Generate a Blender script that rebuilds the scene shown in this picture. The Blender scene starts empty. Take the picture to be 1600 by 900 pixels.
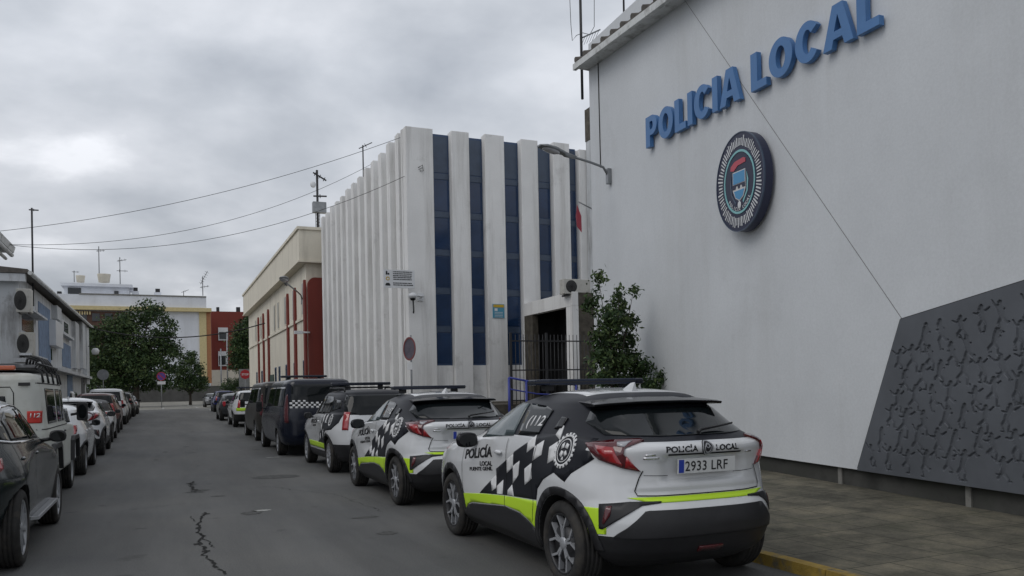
import bpy, bmesh, math, random
import numpy as np
from mathutils import Vector, Matrix
from mathutils.bvhtree import BVHTree
SC = bpy.context.scene
COL = SC.collection
PI = math.pi
# ------------------------------------------------------------------ camera
F_PX, PY0, HZ, ROLL, CAM_H, YAW = 1280.0, 600.0, 609.0, 0.020, 1.57, math.atan(550/1280)
_pit = math.atan2(HZ-PY0, F_PX)
_fw = np.array([math.sin(YAW)*math.cos(_pit), math.cos(YAW)*math.cos(_pit), math.sin(_pit)])
_rt = np.array([math.cos(YAW), -math.sin(YAW), 0.0]); _up = np.cross(_rt, _fw)
_ri = _rt*math.cos(ROLL)-_up*math.sin(ROLL); _ui = _rt*math.sin(ROLL)+_up*math.cos(ROLL)
cd = bpy.data.cameras.new('camera'); cam = bpy.data.objects.new('camera', cd); COL.objects.link(cam)
cd.sensor_width = 36; cd.lens = F_PX/1600*36; cd.shift_y = (PY0-450)/1600
cd.clip_start = .05; cd.clip_end = 3000
cam.matrix_world = Matrix([[_ri[i], _ui[i], -_fw[i], 0] for i in range(3)]+[[0,0,0,1]])
cam.location = (0, 0, CAM_H)
SC.camera = cam
# ------------------------------------------------------------------ light
SUN_EL, SUN_AZ = math.radians(46), math.radians(-104)     # azimuth from +Y (down the street) towards +X
w = bpy.data.worlds.new("World"); SC.world = w; w.use_nodes = True
nt = w.node_tree; N = nt.nodes; L = nt.links; N.clear()
def nn(t, **k):
    n = N.new(t)
    for a, b in k.items(): setattr(n, a, b)
    return n
out = nn('ShaderNodeOutputWorld')
sky = nn('ShaderNodeTexSky', sky_type='NISHITA', sun_disc=False, sun_elevation=SUN_EL, sun_rotation=SUN_AZ)
bg1 = nn('ShaderNodeBackground'); bg1.inputs[1].default_value = .08; L.new(sky.outputs[0], bg1.inputs[0])
tc = nn('ShaderNodeTexCoord'); sep = nn('ShaderNodeSeparateXYZ'); L.new(tc.outputs['Generated'], sep.inputs[0])
def mth(op, a, b=None, c=None):
    n = nn('ShaderNodeMath', operation=op)
    for i, v in enumerate((a, b, c)):
        if v is None: continue
        if isinstance(v, (int, float)): n.inputs[i].default_value = v
        else: L.new(v, n.inputs[i])
    return n.outputs[0]
zz = mth('ADD', mth('MAXIMUM', sep.outputs[2], 0.0), .30)
comb = nn('ShaderNodeCombineXYZ'); L.new(mth('DIVIDE', sep.outputs[0], zz), comb.inputs[0]); L.new(mth('DIVIDE', sep.outputs[1], zz), comb.inputs[1])
n1 = nn('ShaderNodeTexNoise'); n1.inputs['Scale'].default_value = 2.1; n1.inputs['Detail'].default_value = 8; n1.inputs['Roughness'].default_value = .50; n1.inputs['Distortion'].default_value = .12
mp = nn('ShaderNodeMapping'); mp.inputs['Location'].default_value = (5.3, 2.2, 0); mp.inputs['Scale'].default_value = (1.0, 1.0, 1)
L.new(comb.outputs[0], mp.inputs[0]); L.new(mp.outputs[0], n1.inputs['Vector'])
ramp = nn('ShaderNodeValToRGB')
e = ramp.color_ramp.elements
e[0].position = .30; e[0].color = (.37, .40, .45, 1)
e[1].position = .64; e[1].color = (.90, .92, .97, 1)
m = e.new(.45); m.color = (.53, .56, .61, 1)
m = e.new(.57); m.color = (.68, .705, .755, 1)
L.new(n1.outputs[0], ramp.inputs[0])
bg2 = nn('ShaderNodeBackground'); bg2.inputs[1].default_value = 1.2; zf = nn('ShaderNodeValToRGB'); ze = zf.color_ramp.elements; ze[0].position = 0; ze[0].color = (.86,)*3+(1,); ze[1].position = .75; ze[1].color = (.90,)*3+(1,)
for p_, v_ in ((.12, .86), (.36, 1.22), (.5, 1.12)): q_ = ze.new(p_); q_.color = (v_/1.2,)*3+(1,)
ze[0].color = (.86/1.2,)*3+(1,); ze[-1].color = (.90/1.2,)*3+(1,)
L.new(sep.outputs[2], zf.inputs[0])
mm_ = nn('ShaderNodeMix', data_type='RGBA', blend_type='MULTIPLY'); mm_.inputs[0].default_value = 1
L.new(ramp.outputs[0], mm_.inputs[6]); L.new(zf.outputs[0], mm_.inputs[7]); L.new(mm_.outputs[2], bg2.inputs[0])
mx = nn('ShaderNodeMixShader'); mx.inputs[0].default_value = .93
L.new(bg1.outputs[0], mx.inputs[1]); L.new(bg2.outputs[0], mx.inputs[2]); L.new(mx.outputs[0], out.inputs[0])
sd = bpy.data.lights.new('sun', 'SUN'); sd.energy = .65; sd.angle = math.radians(35); sd.color = (1, .97, .93)
so = bpy.data.objects.new('sun', sd); COL.objects.link(so)
_sd = Vector((math.sin(SUN_AZ)*math.cos(SUN_EL), math.cos(SUN_AZ)*math.cos(SUN_EL), math.sin(SUN_EL)))
so.rotation_euler = _sd.to_track_quat('Z', 'Y').to_euler(); so.location = (-20, 0, 30)
SC.view_settings.view_transform = 'Standard'; SC.view_settings.look = 'None'; SC.view_settings.exposure = 0; SC.view_settings.gamma = 1
SC.render.engine = 'CYCLES'
# ------------------------------------------------------------------ placing helpers (photo pixel -> point on a world plane)
C0 = np.array([0, 0, CAM_H])
def ray(x, y): return _fw+(x-800)/F_PX*_ri-(y-PY0)/F_PX*_ui
def onp(x, y, p0, n):
    r = ray(x, y); return C0+r*((np.array(p0, float)-C0)@np.array(n, float))/(r@np.array(n, float))
def onX(x, y, X): return onp(x, y, (X, 0, 0), (1, 0, 0))
def onY(x, y, Y): return onp(x, y, (0, Y, 0), (0, 1, 0))
def onZ(x, y, Z=0): return onp(x, y, (0, 0, Z), (0, 0, 1))
# ------------------------------------------------------------------ materials
MATS = {}
def mat(name, col, rough=.6, metal=0, var=.0, scale=4, bump=0, bscale=40, spec=.5, coat=0, stain=None, sscale=1.5, emit=None, streak=False):
    if name in MATS: return MATS[name]
    m = bpy.data.materials.new(name); m.use_nodes = True; MATS[name] = m
    t = m.node_tree; b = t.nodes['Principled BSDF']; c = (*col, 1) if len(col) == 3 else col
    b.inputs['Base Color'].default_value = c; b.inputs['Roughness'].default_value = rough; b.inputs['Metallic'].default_value = metal
    b.inputs['Specular IOR Level'].default_value = spec
    if coat: b.inputs['Coat Weight'].default_value = coat; b.inputs['Coat Roughness'].default_value = .06
    if emit: b.inputs['Emission Color'].default_value = (*emit[:3], 1); b.inputs['Emission Strength'].default_value = emit[3]
    tc = t.nodes.new('ShaderNodeTexCoord'); last = None
    def noise(sc, det=6, rg=.6, vec=None):
        n = t.nodes.new('ShaderNodeTexNoise'); n.inputs['Scale'].default_value = sc; n.inputs['Detail'].default_value = det; n.inputs['Roughness'].default_value = rg
        t.links.new(vec or tc.outputs['Object'], n.inputs['Vector']); return n.outputs[0]
    if var:
        n = noise(scale); r = t.nodes.new('ShaderNodeValToRGB')
        r.color_ramp.elements[0].position = .3; r.color_ramp.elements[1].position = .7
        r.color_ramp.elements[0].color = (*[x*(1-var) for x in c[:3]], 1); r.color_ramp.elements[1].color = (*[min(1, x*(1+var)) for x in c[:3]], 1)
        t.links.new(n, r.inputs[0]); last = r.outputs[0]
    if stain:
        vec = None
        if streak:
            mp = t.nodes.new('ShaderNodeMapping'); mp.inputs['Scale'].default_value = (1, 1, .13); t.links.new(tc.outputs['Object'], mp.inputs[0]); vec = mp.outputs[0]
        n = noise(sscale, 8, .65, vec); r = t.nodes.new('ShaderNodeValToRGB')
        r.color_ramp.elements[0].position = stain[3]; r.color_ramp.elements[1].position = stain[3]+.16
        t.links.new(n, r.inputs[0])
        mi = t.nodes.new('ShaderNodeMix'); mi.data_type = 'RGBA'
        mm = t.nodes.new('ShaderNodeMath'); mm.operation = 'MULTIPLY'; mm.inputs[1].default_value = stain[4]
        t.links.new(r.outputs[0], mm.inputs[0]); t.links.new(mm.outputs[0], mi.inputs[0])
        if last: t.links.new(last, mi.inputs[6])
        else: mi.inputs[6].default_value = c
        mi.inputs[7].default_value = (*stain[:3], 1); last = mi.outputs[2]
    if last: t.links.new(last, b.inputs['Base Color'])
    if bump:
        n = noise(bscale, 4); bp = t.nodes.new('ShaderNodeBump'); bp.inputs['Strength'].default_value = bump; bp.inputs['Distance'].default_value = .02
        t.links.new(n, bp.inputs['Height']); t.links.new(bp.outputs[0], b.inputs['Normal'])
    return m
# ------------------------------------------------------------------ object helpers
def tag(o, label=None, cat=None, group=None, kind=None):
    if label: o['label'] = label
    if cat: o['category'] = cat
    if group: o['group'] = group
    if kind: o['kind'] = kind
    return o
def empty(name, loc=(0, 0, 0), rz=0, label=None, cat=None, group=None):
    o = bpy.data.objects.new(name, None); COL.objects.link(o); o.location = loc; o.rotation_euler = (0, 0, rz); o.empty_display_size = .2
    return tag(o, label, cat, group)
def link_mesh(name, me, parent=None):
    o = bpy.data.objects.new(name, me); COL.objects.link(o)
    if parent: o.parent = parent
    return o
class MB:
    def __init__(s): s.v = []; s.f = []; s.m = []; s.sm = []
    def add(s, vs, fs, mi=0, smooth=False):
        k = len(s.v); s.v += [tuple(map(float, p)) for p in vs]; s.f += [tuple(i+k for i in f) for f in fs]; s.m += [mi]*len(fs); s.sm += [smooth]*len(fs); return s
    def box(s, x0, x1, y0, y1, z0, z1, mi=0):
        return s.add([(x, y, z) for z in (z0, z1) for y in (y0, y1) for x in (x0, x1)], [(0,2,3,1),(4,5,7,6),(0,1,5,4),(2,6,7,3),(0,4,6,2),(1,3,7,5)], mi)
    def hexa(s, b, t, mi=0):          # bottom quad, top quad
        return s.add(list(b)+list(t), [(3,2,1,0),(4,5,6,7),(0,1,5,4),(1,2,6,5),(2,3,7,6),(3,0,4,7)], mi)
    def prism(s, poly, d, mi=0):       # poly: list of 3-D points, d: extrusion vector
        n = len(poly); d = Vector(d); p = [Vector(q) for q in poly]
        return s.add(p+[q+d for q in p], [tuple(range(n))[::-1], tuple(range(n, 2*n))]+[(i, (i+1)%n, n+(i+1)%n, n+i) for i in range(n)], mi)
    def tube(s, path, r, n=8, mi=0, cap=True):
        P = [Vector(p) for p in path]; R = r if isinstance(r, (list, tuple)) else [r]*len(P); vs = []; a = None
        for i, p in enumerate(P):
            d = (P[min(i+1, len(P)-1)]-P[max(i-1, 0)]).normalized()
            if a is None: a = d.orthogonal().normalized()
            a = (a-d*a.dot(d)).normalized(); b = d.cross(a)
            vs += [p+(a*math.cos(2*PI*k/n)+b*math.sin(2*PI*k/n))*R[i] for k in range(n)]
        fs = [(i*n+k, i*n+(k+1)%n, (i+1)*n+(k+1)%n, (i+1)*n+k) for i in range(len(P)-1) for k in range(n)]
        s.add(vs, fs, mi, True)
        if cap: s.add(vs[:n], [tuple(range(n))[::-1]], mi); s.add(vs[-n:], [tuple(range(n))], mi)
        return s
    def lathe(s, prof, n=40, axis='y', c=(0, 0, 0), mi=0, smooth=True, closed=False):   # prof: (radius, along)
        vs = []
        for (r, a) in prof:
            for k in range(n):
                u, v = r*math.cos(2*PI*k/n), r*math.sin(2*PI*k/n)
                q = {'y': (u, a, v), 'z': (u, v, a), 'x': (a, u, v)}[axis]
                vs.append((q[0]+c[0], q[1]+c[1], q[2]+c[2]))
        m = len(prof); rng = range(m if closed else m-1)
        fs = [(i*n+k, i*n+(k+1)%n, ((i+1)%m)*n+(k+1)%n, ((i+1)%m)*n+k) for i in rng for k in range(n)]
        return s.add(vs, fs, mi, smooth)
    def ball(s, c, r, n=12, mi=0):
        rx, ry, rz = r if isinstance(r, (tuple, list)) else (r, r, r); m = n//2
        vs = [(c[0]+rx*math.sin(PI*i/m)*math.cos(2*PI*k/n), c[1]+ry*math.sin(PI*i/m)*math.sin(2*PI*k/n), c[2]+rz*math.cos(PI*i/m)) for i in range(m+1) for k in range(n)]
        return s.add(vs, [(i*n+k, (i+1)*n+k, (i+1)*n+(k+1)%n, i*n+(k+1)%n) for i in range(m) for k in range(n)], mi, True)
    def build(s, name, mats, parent=None, bevel=0, seg=2, recalc=True):
        me = bpy.data.meshes.new(name); me.from_pydata(s.v, [], s.f)
        for q in (mats if isinstance(mats, (list, tuple)) else [mats]): me.materials.append(q)
        me.polygons.foreach_set('material_index', s.m); me.polygons.foreach_set('use_smooth', s.sm)
        if bevel or recalc:
            bm = bmesh.new(); bm.from_mesh(me); bmesh.ops.remove_doubles(bm, verts=bm.verts, dist=1e-5)
            if recalc: bmesh.ops.recalc_face_normals(bm, faces=bm.faces)
            if bevel:
                ed = [e for e in bm.edges if len(e.link_faces) == 2 and e.calc_face_angle(0) > .6]
                bmesh.ops.bevel(bm, geom=ed, offset=bevel, segments=seg, affect='EDGES', clamp_overlap=True, profile=.5)
            bm.to_mesh(me); bm.free()
        return link_mesh(name, me, parent)
def copy_tree(o, parent=None):
    c = o.copy(); COL.objects.link(c); c.parent = parent
    for ch in [q for q in SC.objects if q.parent == o] if False else list(o.children): copy_tree(ch, c)
    return c
def text_bm(txt, h, bold=0, shear=0, spacing=1.0, sx=1.0):
    """outline text as a bmesh lying in the XY plane, cap height about h, origin bottom left"""
    cu = bpy.data.curves.new('txt', 'FONT'); cu.body = txt; cu.size = h/.70; cu.offset = bold*h; cu.shear = shear; cu.space_character = spacing
    cu.resolution_u = 3; cu.fill_mode = 'FRONT'
    o = bpy.data.objects.new('txt', cu); COL.objects.link(o); bpy.context.view_layer.update()
    me = bpy.data.meshes.new_from_object(o.evaluated_get(bpy.context.evaluated_depsgraph_get()))
    bm = bmesh.new(); bm.from_mesh(me); bpy.data.objects.remove(o); bpy.data.curves.remove(cu); bpy.data.meshes.remove(me)
    bmesh.ops.scale(bm, vec=(sx, 1, 1), verts=bm.verts)
    return bm
def bm_width(bm): return max(v.co.x for v in bm.verts)
# ------------------------------------------------------------------ car kit (x forward from the rear axle, y left, z up)
def smooth1(a, k):
    if k < 1: return a
    ker = np.hanning(2*k+3)[1:-1]; ker /= ker.sum()
    return np.convolve(np.pad(a, k, mode='edge'), ker, 'valid')
def body_mesh(name, knots, xc, nr=4, nf=4, bulge=None, nz=64, npt=72, sm=5, zn=None, deform=None):
    K = np.array(knots, float); z0, z1 = K[0, 0], K[-1, 0]
    zd = np.linspace(z0, z1, 400); dens = (z1-z0)/400
    cols = [smooth1(np.interp(zd, K[:, 0], K[:, i]), sm) for i in (1, 2, 3)]
    t = np.linspace(0, 1, nz); zs = z0+(z1-z0)*(1-(1-t)**1.6) if zn is None else np.interp(t, *zn)
    xr, xf, ww = [np.interp(zs, zd, c) for c in cols]
    rings = []
    for i, z in enumerate(zs):
        n_r = nr(z) if callable(nr) else nr; n_f = nf(z) if callable(nf) else nf
        X0 = min(max(xc, xr[i]+.05), xf[i]-.05)
        th_ = np.linspace(0, PI/2, 160); c, s = np.cos(th_), np.sin(th_)
        xa = X0-(X0-xr[i])*c**(2/n_r); ya = ww[i]*s**(2/n_r)
        xb = X0+(xf[i]-X0)*c[::-1]**(2/n_f); yb = ww[i]*s[::-1]**(2/n_f)
        x = np.r_[xa, xb[1:]]; y = np.r_[ya, yb[1:]]
        d = np.r_[0, np.cumsum(np.hypot(np.diff(x), np.diff(y)))]
        q = np.linspace(0, d[-1], npt); x, y = np.interp(q, d, x), np.interp(q, d, y)
        if bulge is not None:
            y2 = y+bulge(x, y, np.full_like(x, z)); y = np.where(y < .02, y, np.maximum(y2, 0.0))
        rings.append(np.r_[np.c_[x, y], np.c_[x, -y][-2:0:-1]])
    n = len(rings[0]); vs = [(p[0], p[1], zs[i]) for i, r in enumerate(rings) for p in r]
    fs = [(i*n+k, (i+1)*n+k, (i+1)*n+(k+1)%n, i*n+(k+1)%n) for i in range(nz-1) for k in range(n)]
    if deform is not None:
        A = np.array(vs); A = deform(A[:,0], A[:,1], A[:,2]); vs = [tuple(q) for q in A]
    # caps with a centre line
    for base, flip in ((0, False), ((nz-1)*n, True)):
        h = npt
        for k in range(h-1):
            a, b = base+k, base+k+1; c2, d2 = base+(n-k-1)%n if k+1 < n else 0, base+(n-k)%n
            q = [a, b, c2, d2]; q = list(dict.fromkeys(q))
            if len(q) > 2: fs.append(tuple(q if flip else q[::-1]))
    me = bpy.data.meshes.new(name); me.from_pydata(vs, [], fs)
    bm = bmesh.new(); bm.from_mesh(me); bmesh.ops.remove_doubles(bm, verts=bm.verts, dist=1e-4); bmesh.ops.recalc_face_normals(bm, faces=bm.faces)
    for f in bm.faces: f.smooth = True
    bm.to_mesh(me); bvh = BVHTree.FromBMesh(bm); bm.free()
    return me, bvh
AX = {'L': ((0,4,0),(1,0,0),(0,0,1),(0,-1,0)), 'R': ((0,-4,0),(1,0,0),(0,0,1),(0,1,0)), 'B': ((-5,0,0),(0,1,0),(0,0,1),(1,0,0)),
      'F': ((9,0,0),(0,1,0),(0,0,1),(-1,0,0)), 'T': ((0,0,6),(1,0,0),(0,1,0),(0,0,-1)),
      'BL': ((-4,4,0),(.7071,.7071,0),(0,0,1),(.7071,-.7071,0)), 'BR': ((-4,-4,0),(.7071,-.7071,0),(0,0,1),(.7071,.7071,0))}
def panel(name, shape, axis, bvh, mt, parent, off=.004, step=.06, skirt=.006, place=None, flip=False, mi_fn=None):
    """shape: list of 2-D polygons, or a bmesh in XY; projected onto the car skin along axis"""
    O, U, V, D = [Vector(q) for q in AX[axis]]
    if isinstance(shape, bmesh.types.BMesh): bm = shape
    else:
        bm = bmesh.new()
        for poly in shape:
            fv = [bm.verts.new((a, b, 0)) for a, b in poly]; bm.faces.new(fv)
        bmesh.ops.remove_doubles(bm, verts=bm.verts, dist=2e-4)
        big = [f for f in bm.faces if len(f.verts) > 4]
        if big: bmesh.ops.triangulate(bm, faces=big, ngon_method='EAR_CLIP')
    if place:     # (u0, v0, angle) for text; mirrored reading direction when needed
        u0, v0, ang, sgn = place
        for v in bm.verts:
            a, b = v.co.x*math.cos(ang)-v.co.y*math.sin(ang), v.co.x*math.sin(ang)+v.co.y*math.cos(ang)
            v.co = (u0+sgn*a, v0+b, 0)
    xs = [v.co.x for v in bm.verts]; ys = [v.co.y for v in bm.verts]
    for ax, lo, hi in ((0, min(xs), max(xs)), (1, min(ys), max(ys))):
        k = math.ceil(lo/step)
        while k*step < hi:
            pc = Vector((0, 0, 0)); pc[ax] = k*step; pn = Vector((0, 0, 0)); pn[ax] = 1
            bmesh.ops.bisect_plane(bm, geom=bm.verts[:]+bm.edges[:]+bm.faces[:], dist=1e-5, plane_co=pc, plane_no=pn); k += 1
    dead = []; nor = {}
    for v in bm.verts:
        h, nrm, _, _ = bvh.ray_cast(O+U*v.co.x+V*v.co.y, D)
        if h is None: dead.append(v); continue
        if nrm.dot(D) > 0: nrm = -nrm
        v.co = h+nrm*off; nor[v] = nrm
    if dead: bmesh.ops.delete(bm, geom=dead, context='VERTS')
    if not bm.faces: bm.free(); return None
    for f in bm.faces:
        f.normal_update(); f.smooth = True
        if f.normal.dot(D) > 0: f.normal_flip()
    if skirt:
        be = [e for e in bm.edges if len(e.link_faces) == 1]
        r = bmesh.ops.extrude_edge_only(bm, edges=be)
        nv = {v for v in r['geom'] if isinstance(v, bmesh.types.BMVert)}
        for v in nv:
            src = next((e.other_vert(v) for e in v.link_edges if e.other_vert(v) in nor), None)
            v.co -= (nor[src] if src else -D)*(skirt+off)
        for f in r['geom']:
            if isinstance(f, bmesh.types.BMFace): f.smooth = False
    me = bpy.data.meshes.new(name); bm.to_mesh(me); bm.free(); me.materials.append(mt)
    return link_mesh(name, me, parent)
def cut_arches(me, centres, r, mdark, yin=.5, rx=1.0):
    tmp = bpy.data.objects.new('tmp', me); COL.objects.link(tmp)
    me.materials.append(mdark)
    c = MB()
    for (x, z) in centres:
        for s in (-1, 1):
            c.lathe([(0.0001, s*yin), (r, s*yin), (r, s*1.6), (0.0001, s*1.6)], 48, 'y', (x, 0, z), 0, False)
    co = c.build('cut', mdark); co.data.materials.clear(); co.data.materials.append(mdark)
    md = tmp.modifiers.new('b', 'BOOLEAN'); md.operation = 'DIFFERENCE'; md.solver = 'EXACT'; md.object = co
    try: md.material_mode = 'TRANSFER'
    except Exception: pass
    bpy.context.view_layer.update()
    r_ = bpy.data.meshes.new_from_object(tmp.evaluated_get(bpy.context.evaluated_depsgraph_get()))
    bpy.data.objects.remove(tmp); bpy.data.objects.remove(co)
    return r_
def arc(cx, cz, r, a0, a1, n=24): return [(cx+r*math.cos(math.radians(a0+(a1-a0)*k/n)), cz+r*math.sin(math.radians(a0+(a1-a0)*k/n))) for k in range(n+1)]
def wheel(parent, x, y, R=.34, W=.225, side=1, style='y5', rimr=None, rimcol=None, n=44):
    """side +1 = left. Hub part with tyre and rim below it."""
    rr = rimr or R*.70
    a = side
    h = MB(); h.lathe([(0.001, y-a*.03), (rr*.62, y-a*.03), (rr*.62, y-a*.07), (rr*.98, y-a*.09)], n, 'y', (x, 0, R))
    hub = h.build('wheel', M['rim_dark'], parent)
    t = MB(); W2 = W/2; c = y-a*W2
    prof = [(rr, -W2+.02), (rr+.012, -W2+.006), (R-.07, -W2-.004), (R-.028, -W2+.004), (R-.006, -W2+.026)]
    gr = []
    for g in (-.05, -.017, .017, .05):
        gg = g*W/.2; gr += [(R, gg-.006), (R-.009, gg-.005), (R-.009, gg+.005), (R, gg+.006)]
    prof = prof+gr+[(q[0], -q[1]) for q in prof[::-1]]
    t.lathe([(r_, c+p) for r_, p in prof], n, 'y', (x, 0, R), closed=True)
    t.build('tyre', M['tyre'], hub)
    r = MB(); face = y-a*.012
    r.lathe([(rr+.004, face), (rr-.006, face+a*.002), (rr-.018, face-a*.012), (rr-.02, y-a*.1)], n, 'y', (x, 0, R), 1 if style == 'y5' else 0)
    def bar(p, q, w0, w1, d0=-.01, d1=-.004, mi=0):
        p, q = Vector((p[0], 0, p[1])), Vector((q[0], 0, q[1])); dr = (q-p).normalized(); s_ = Vector((-dr.z, 0, dr.x))
        o = Vector((x, 0, R)); yt0, yt1, yb = face+a*d0, face+a*d1, y-a*.06
        ve = [o+p+s_*w0+Vector((0, yt0, 0)), o+p-s_*w0+Vector((0, yt0, 0)), o+q-s_*w1+Vector((0, yt1, 0)), o+q+s_*w1+Vector((0, yt1, 0))]
        vb = [v+Vector((0, yb-v.y, 0)) for v in ve]
        r.hexa(vb, ve, mi)
    ns = 5
    if style == 'y5':
        for k in range(5):
            A = 2*PI*k/5+PI/2
            for s_ in (-1, 1):
                p0 = (math.cos(A+s_*.15)*.05, math.sin(A+s_*.15)*.05); p1 = (math.cos(A+s_*.12)*rr*.52, math.sin(A+s_*.12)*rr*.52); p2 = (math.cos(A+s_*.36)*rr*.97, math.sin(A+s_*.36)*rr*.97)
                bar(p0, p1, .011, .010); bar(p1, p2, .0095, .010)
    elif style == 'multi':
        for k in range(10):
            A = 2*PI*k/10+PI/2; bar((math.cos(A)*.05, math.sin(A)*.05), (math.cos(A+.08)*rr*.97, math.sin(A+.08)*rr*.97), .016, .012)
    elif style == 'steel':
        r.lathe([(.06, face-a*.03), (rr*.5, face-a*.012), (rr*.72, face-a*.02), (rr*.95, face-a*.05)], n, 'y', (x, 0, R), 0)
    else:
        for k in range(5):
            A = 2*PI*k/5+PI/2; bar((math.cos(A)*.04, math.sin(A)*.04), (math.cos(A)*rr*.97, math.sin(A)*rr*.97), .035, .028)
    r.lathe([(0.001, face-a*.0), (.032, face-a*.002), (.055, face-a*.012), (.06, y-a*.06)], 20, 'y', (x, 0, R), 0)
    r.build('rim', [M[rimcol or 'alloy'], M['rim_dark']], hub)
    return hub
def mirror_part(parent, x, y, z, mt, s=(.075, .11, .075), side=1, glass=True):
    b = MB(); yy = y*side
    if s[2] > .12:
        b.box(x-s[0]*.6, x+s[0]*.5, yy-s[1], yy+s[1], z-s[2], z+s[2]); o = b.build('mirror', mt, parent, bevel=.035, seg=3)
    else:
        b.ball((x, yy, z), (s[0], s[1], s[2]), 16); b.v = [(v[0], yy+(v[1]-yy)*(1.0 if abs(v[2]-z) < s[2]*.5 else 1.12), z+math.copysign(abs((v[2]-z)/s[2])**.75*s[2], v[2]-z)) for v in b.v]
        o = b.build('mirror', mt, parent)
    for v in o.data.vertices:      # flatten the rear face of the housing
        if v.co.x < x-s[0]*.45: v.co.x = x-s[0]*.45
    q = MB(); q.tube([(x+.02, yy-side*(s[1]-.02), z-.03), (x+.03, yy-side*(s[1]+.09), z-.05)], .022, 8); q.build('mirror_arm', M['black_plastic'], o)
    if glass:
        g = MB(); g.lathe([(0.001, 0), (1, 0)], 20, 'x', (0, 0, 0)); 
        g.v = [(x-s[0]*.45-.002, yy+v[1]*s[1]*.8, z+v[2]*s[2]*.8) for v in g.v]; g.build('mirror_glass', M['glass'], o)
    return o
def plate(parent, txt, x, y, z, wdt=.52, hgt=.11, tilt=0, blue=True):
    b = MB(); b.box(-.008, 0, -wdt/2, wdt/2, -hgt/2, hgt/2)
    if blue: b.box(-.0095, -.0085, wdt/2-.052, wdt/2-.006, -hgt/2+.006, hgt/2-.006, 1)
    o = b.build('number_plate', [M['plate_white'], M['plate_blue']], parent); o.location = (x, y, z); o.rotation_euler = (0, tilt, 0)
    if txt:
        t = text_bm(txt, hgt*.66, bold=.012, sx=.93, spacing=1.06); wd = bm_width(t); av = wdt-.075
        k = min(1, av/wd)
        for v in t.verts: v.co = (-.0105, av/2-.022-v.co.x*k, v.co.y-hgt*.33)
        bmesh.ops.recalc_face_normals(t, faces=t.faces)
        me = bpy.data.meshes.new('plate_text'); t.to_mesh(me); t.free(); me.materials.append(M['ink']); link_mesh('plate_text', me, o)
    return o
def lightbar(parent, x, z, wdt=1.15, dx=.16, h=.055, zfoot=None, mt='bar_blue', feet=.42):
    b = MB(); n = 8
    outl = [(x-dx+(.06 if abs(t) > .98 else 0), t) for t in ()]
    W = wdt/2
    poly = [(x-dx*.55, -W), (x-dx*.9, -W+.12), (x-dx, 0), (x-dx*.9, W-.12), (x-dx*.55, W), (x+dx*.55, W), (x+dx*.9, W-.12), (x+dx, 0), (x+dx*.9, -W+.12), (x+dx*.55, -W)]
    b.prism([(p[0], p[1], z) for p in poly], (0, 0, h))
    o = b.build('light_bar', M[mt], parent, bevel=.012)
    c = MB(); c.prism([(x+(p[0]-x)*1.02, p[1]*1.01, z+h*.42) for p in poly], (0, 0, h*.16)); c.build('light_bar_trim', M['black_plastic'], o)
    for s in (-1, 1):
        f = MB(); f.box(x-.04, x+.04, s*feet-.05, s*feet+.05, (zfoot or z-.06), z+.001)
        f.build('light_bar_foot', M['black_plastic'], o, bevel=.006)
    return o
# ------------------------------------------------------------------ shared materials
M = {}
def mk(k, name, *a, **kw): M[k] = mat(name, *a, **kw)
mk('paint_white', 'white car paint', (.67,.68,.69), .2, var=.02, scale=3, coat=.9, stain=(.45,.43,.39,.56,.35), sscale=2.2)
mk('paint_black', 'black vinyl wrap', (.010,.011,.016), .42, spec=.3)
mk('lime', 'fluorescent lime vinyl', (.52,.78,.03), .4)
mk('glass', 'dark car glass', (.006,.008,.009), .03, spec=.32)
mk('glass_side', 'car side glass', (.06,.085,.09), .03, spec=.9)
mk('black_plastic', 'black plastic', (.018,.018,.02), .5, var=.15, scale=9)
mk('gloss_black', 'gloss black plastic', (.008,.008,.010), .15, spec=.4)
mk('under', 'car underside', (.008,.008,.008), .9)
mk('tyre', 'tyre rubber', (.022,.021,.02), .85, var=.35, scale=14, stain=(.07,.06,.048,.5,.5), sscale=6)
mk('rim_dark', 'dark rim paint', (.02,.02,.022), .4)
mk('alloy', 'machined alloy', (.40,.41,.43), .35, metal=.35)
mk('steel_rim', 'silver rim paint', (.3,.31,.32), .4, metal=.5)
mk('red_lamp', 'red lamp glass', (.33,.008,.012), .1, coat=1)
mk('dark_red_lamp', 'smoked red lamp glass', (.09,.008,.012), .1, coat=1)
mk('clear_lamp', 'clear lamp glass', (.4,.4,.42), .12, coat=1)
mk('plate_white', 'number plate white', (.62,.63,.62), .4)
mk('plate_blue', 'number plate blue', (.02,.05,.35), .4)
mk('ink', 'black lettering', (.012,.012,.014), .5)
mk('white_vinyl', 'white vinyl lettering', (.72,.72,.72), .5)
mk('chrome', 'chrome trim', (.7,.7,.72), .12, metal=1)
mk('bar_blue', 'blue light bar lens', (.012,.017,.035), .22, spec=.4)
mk('seam', 'panel gap', (.004,.004,.004), .9)

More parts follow.
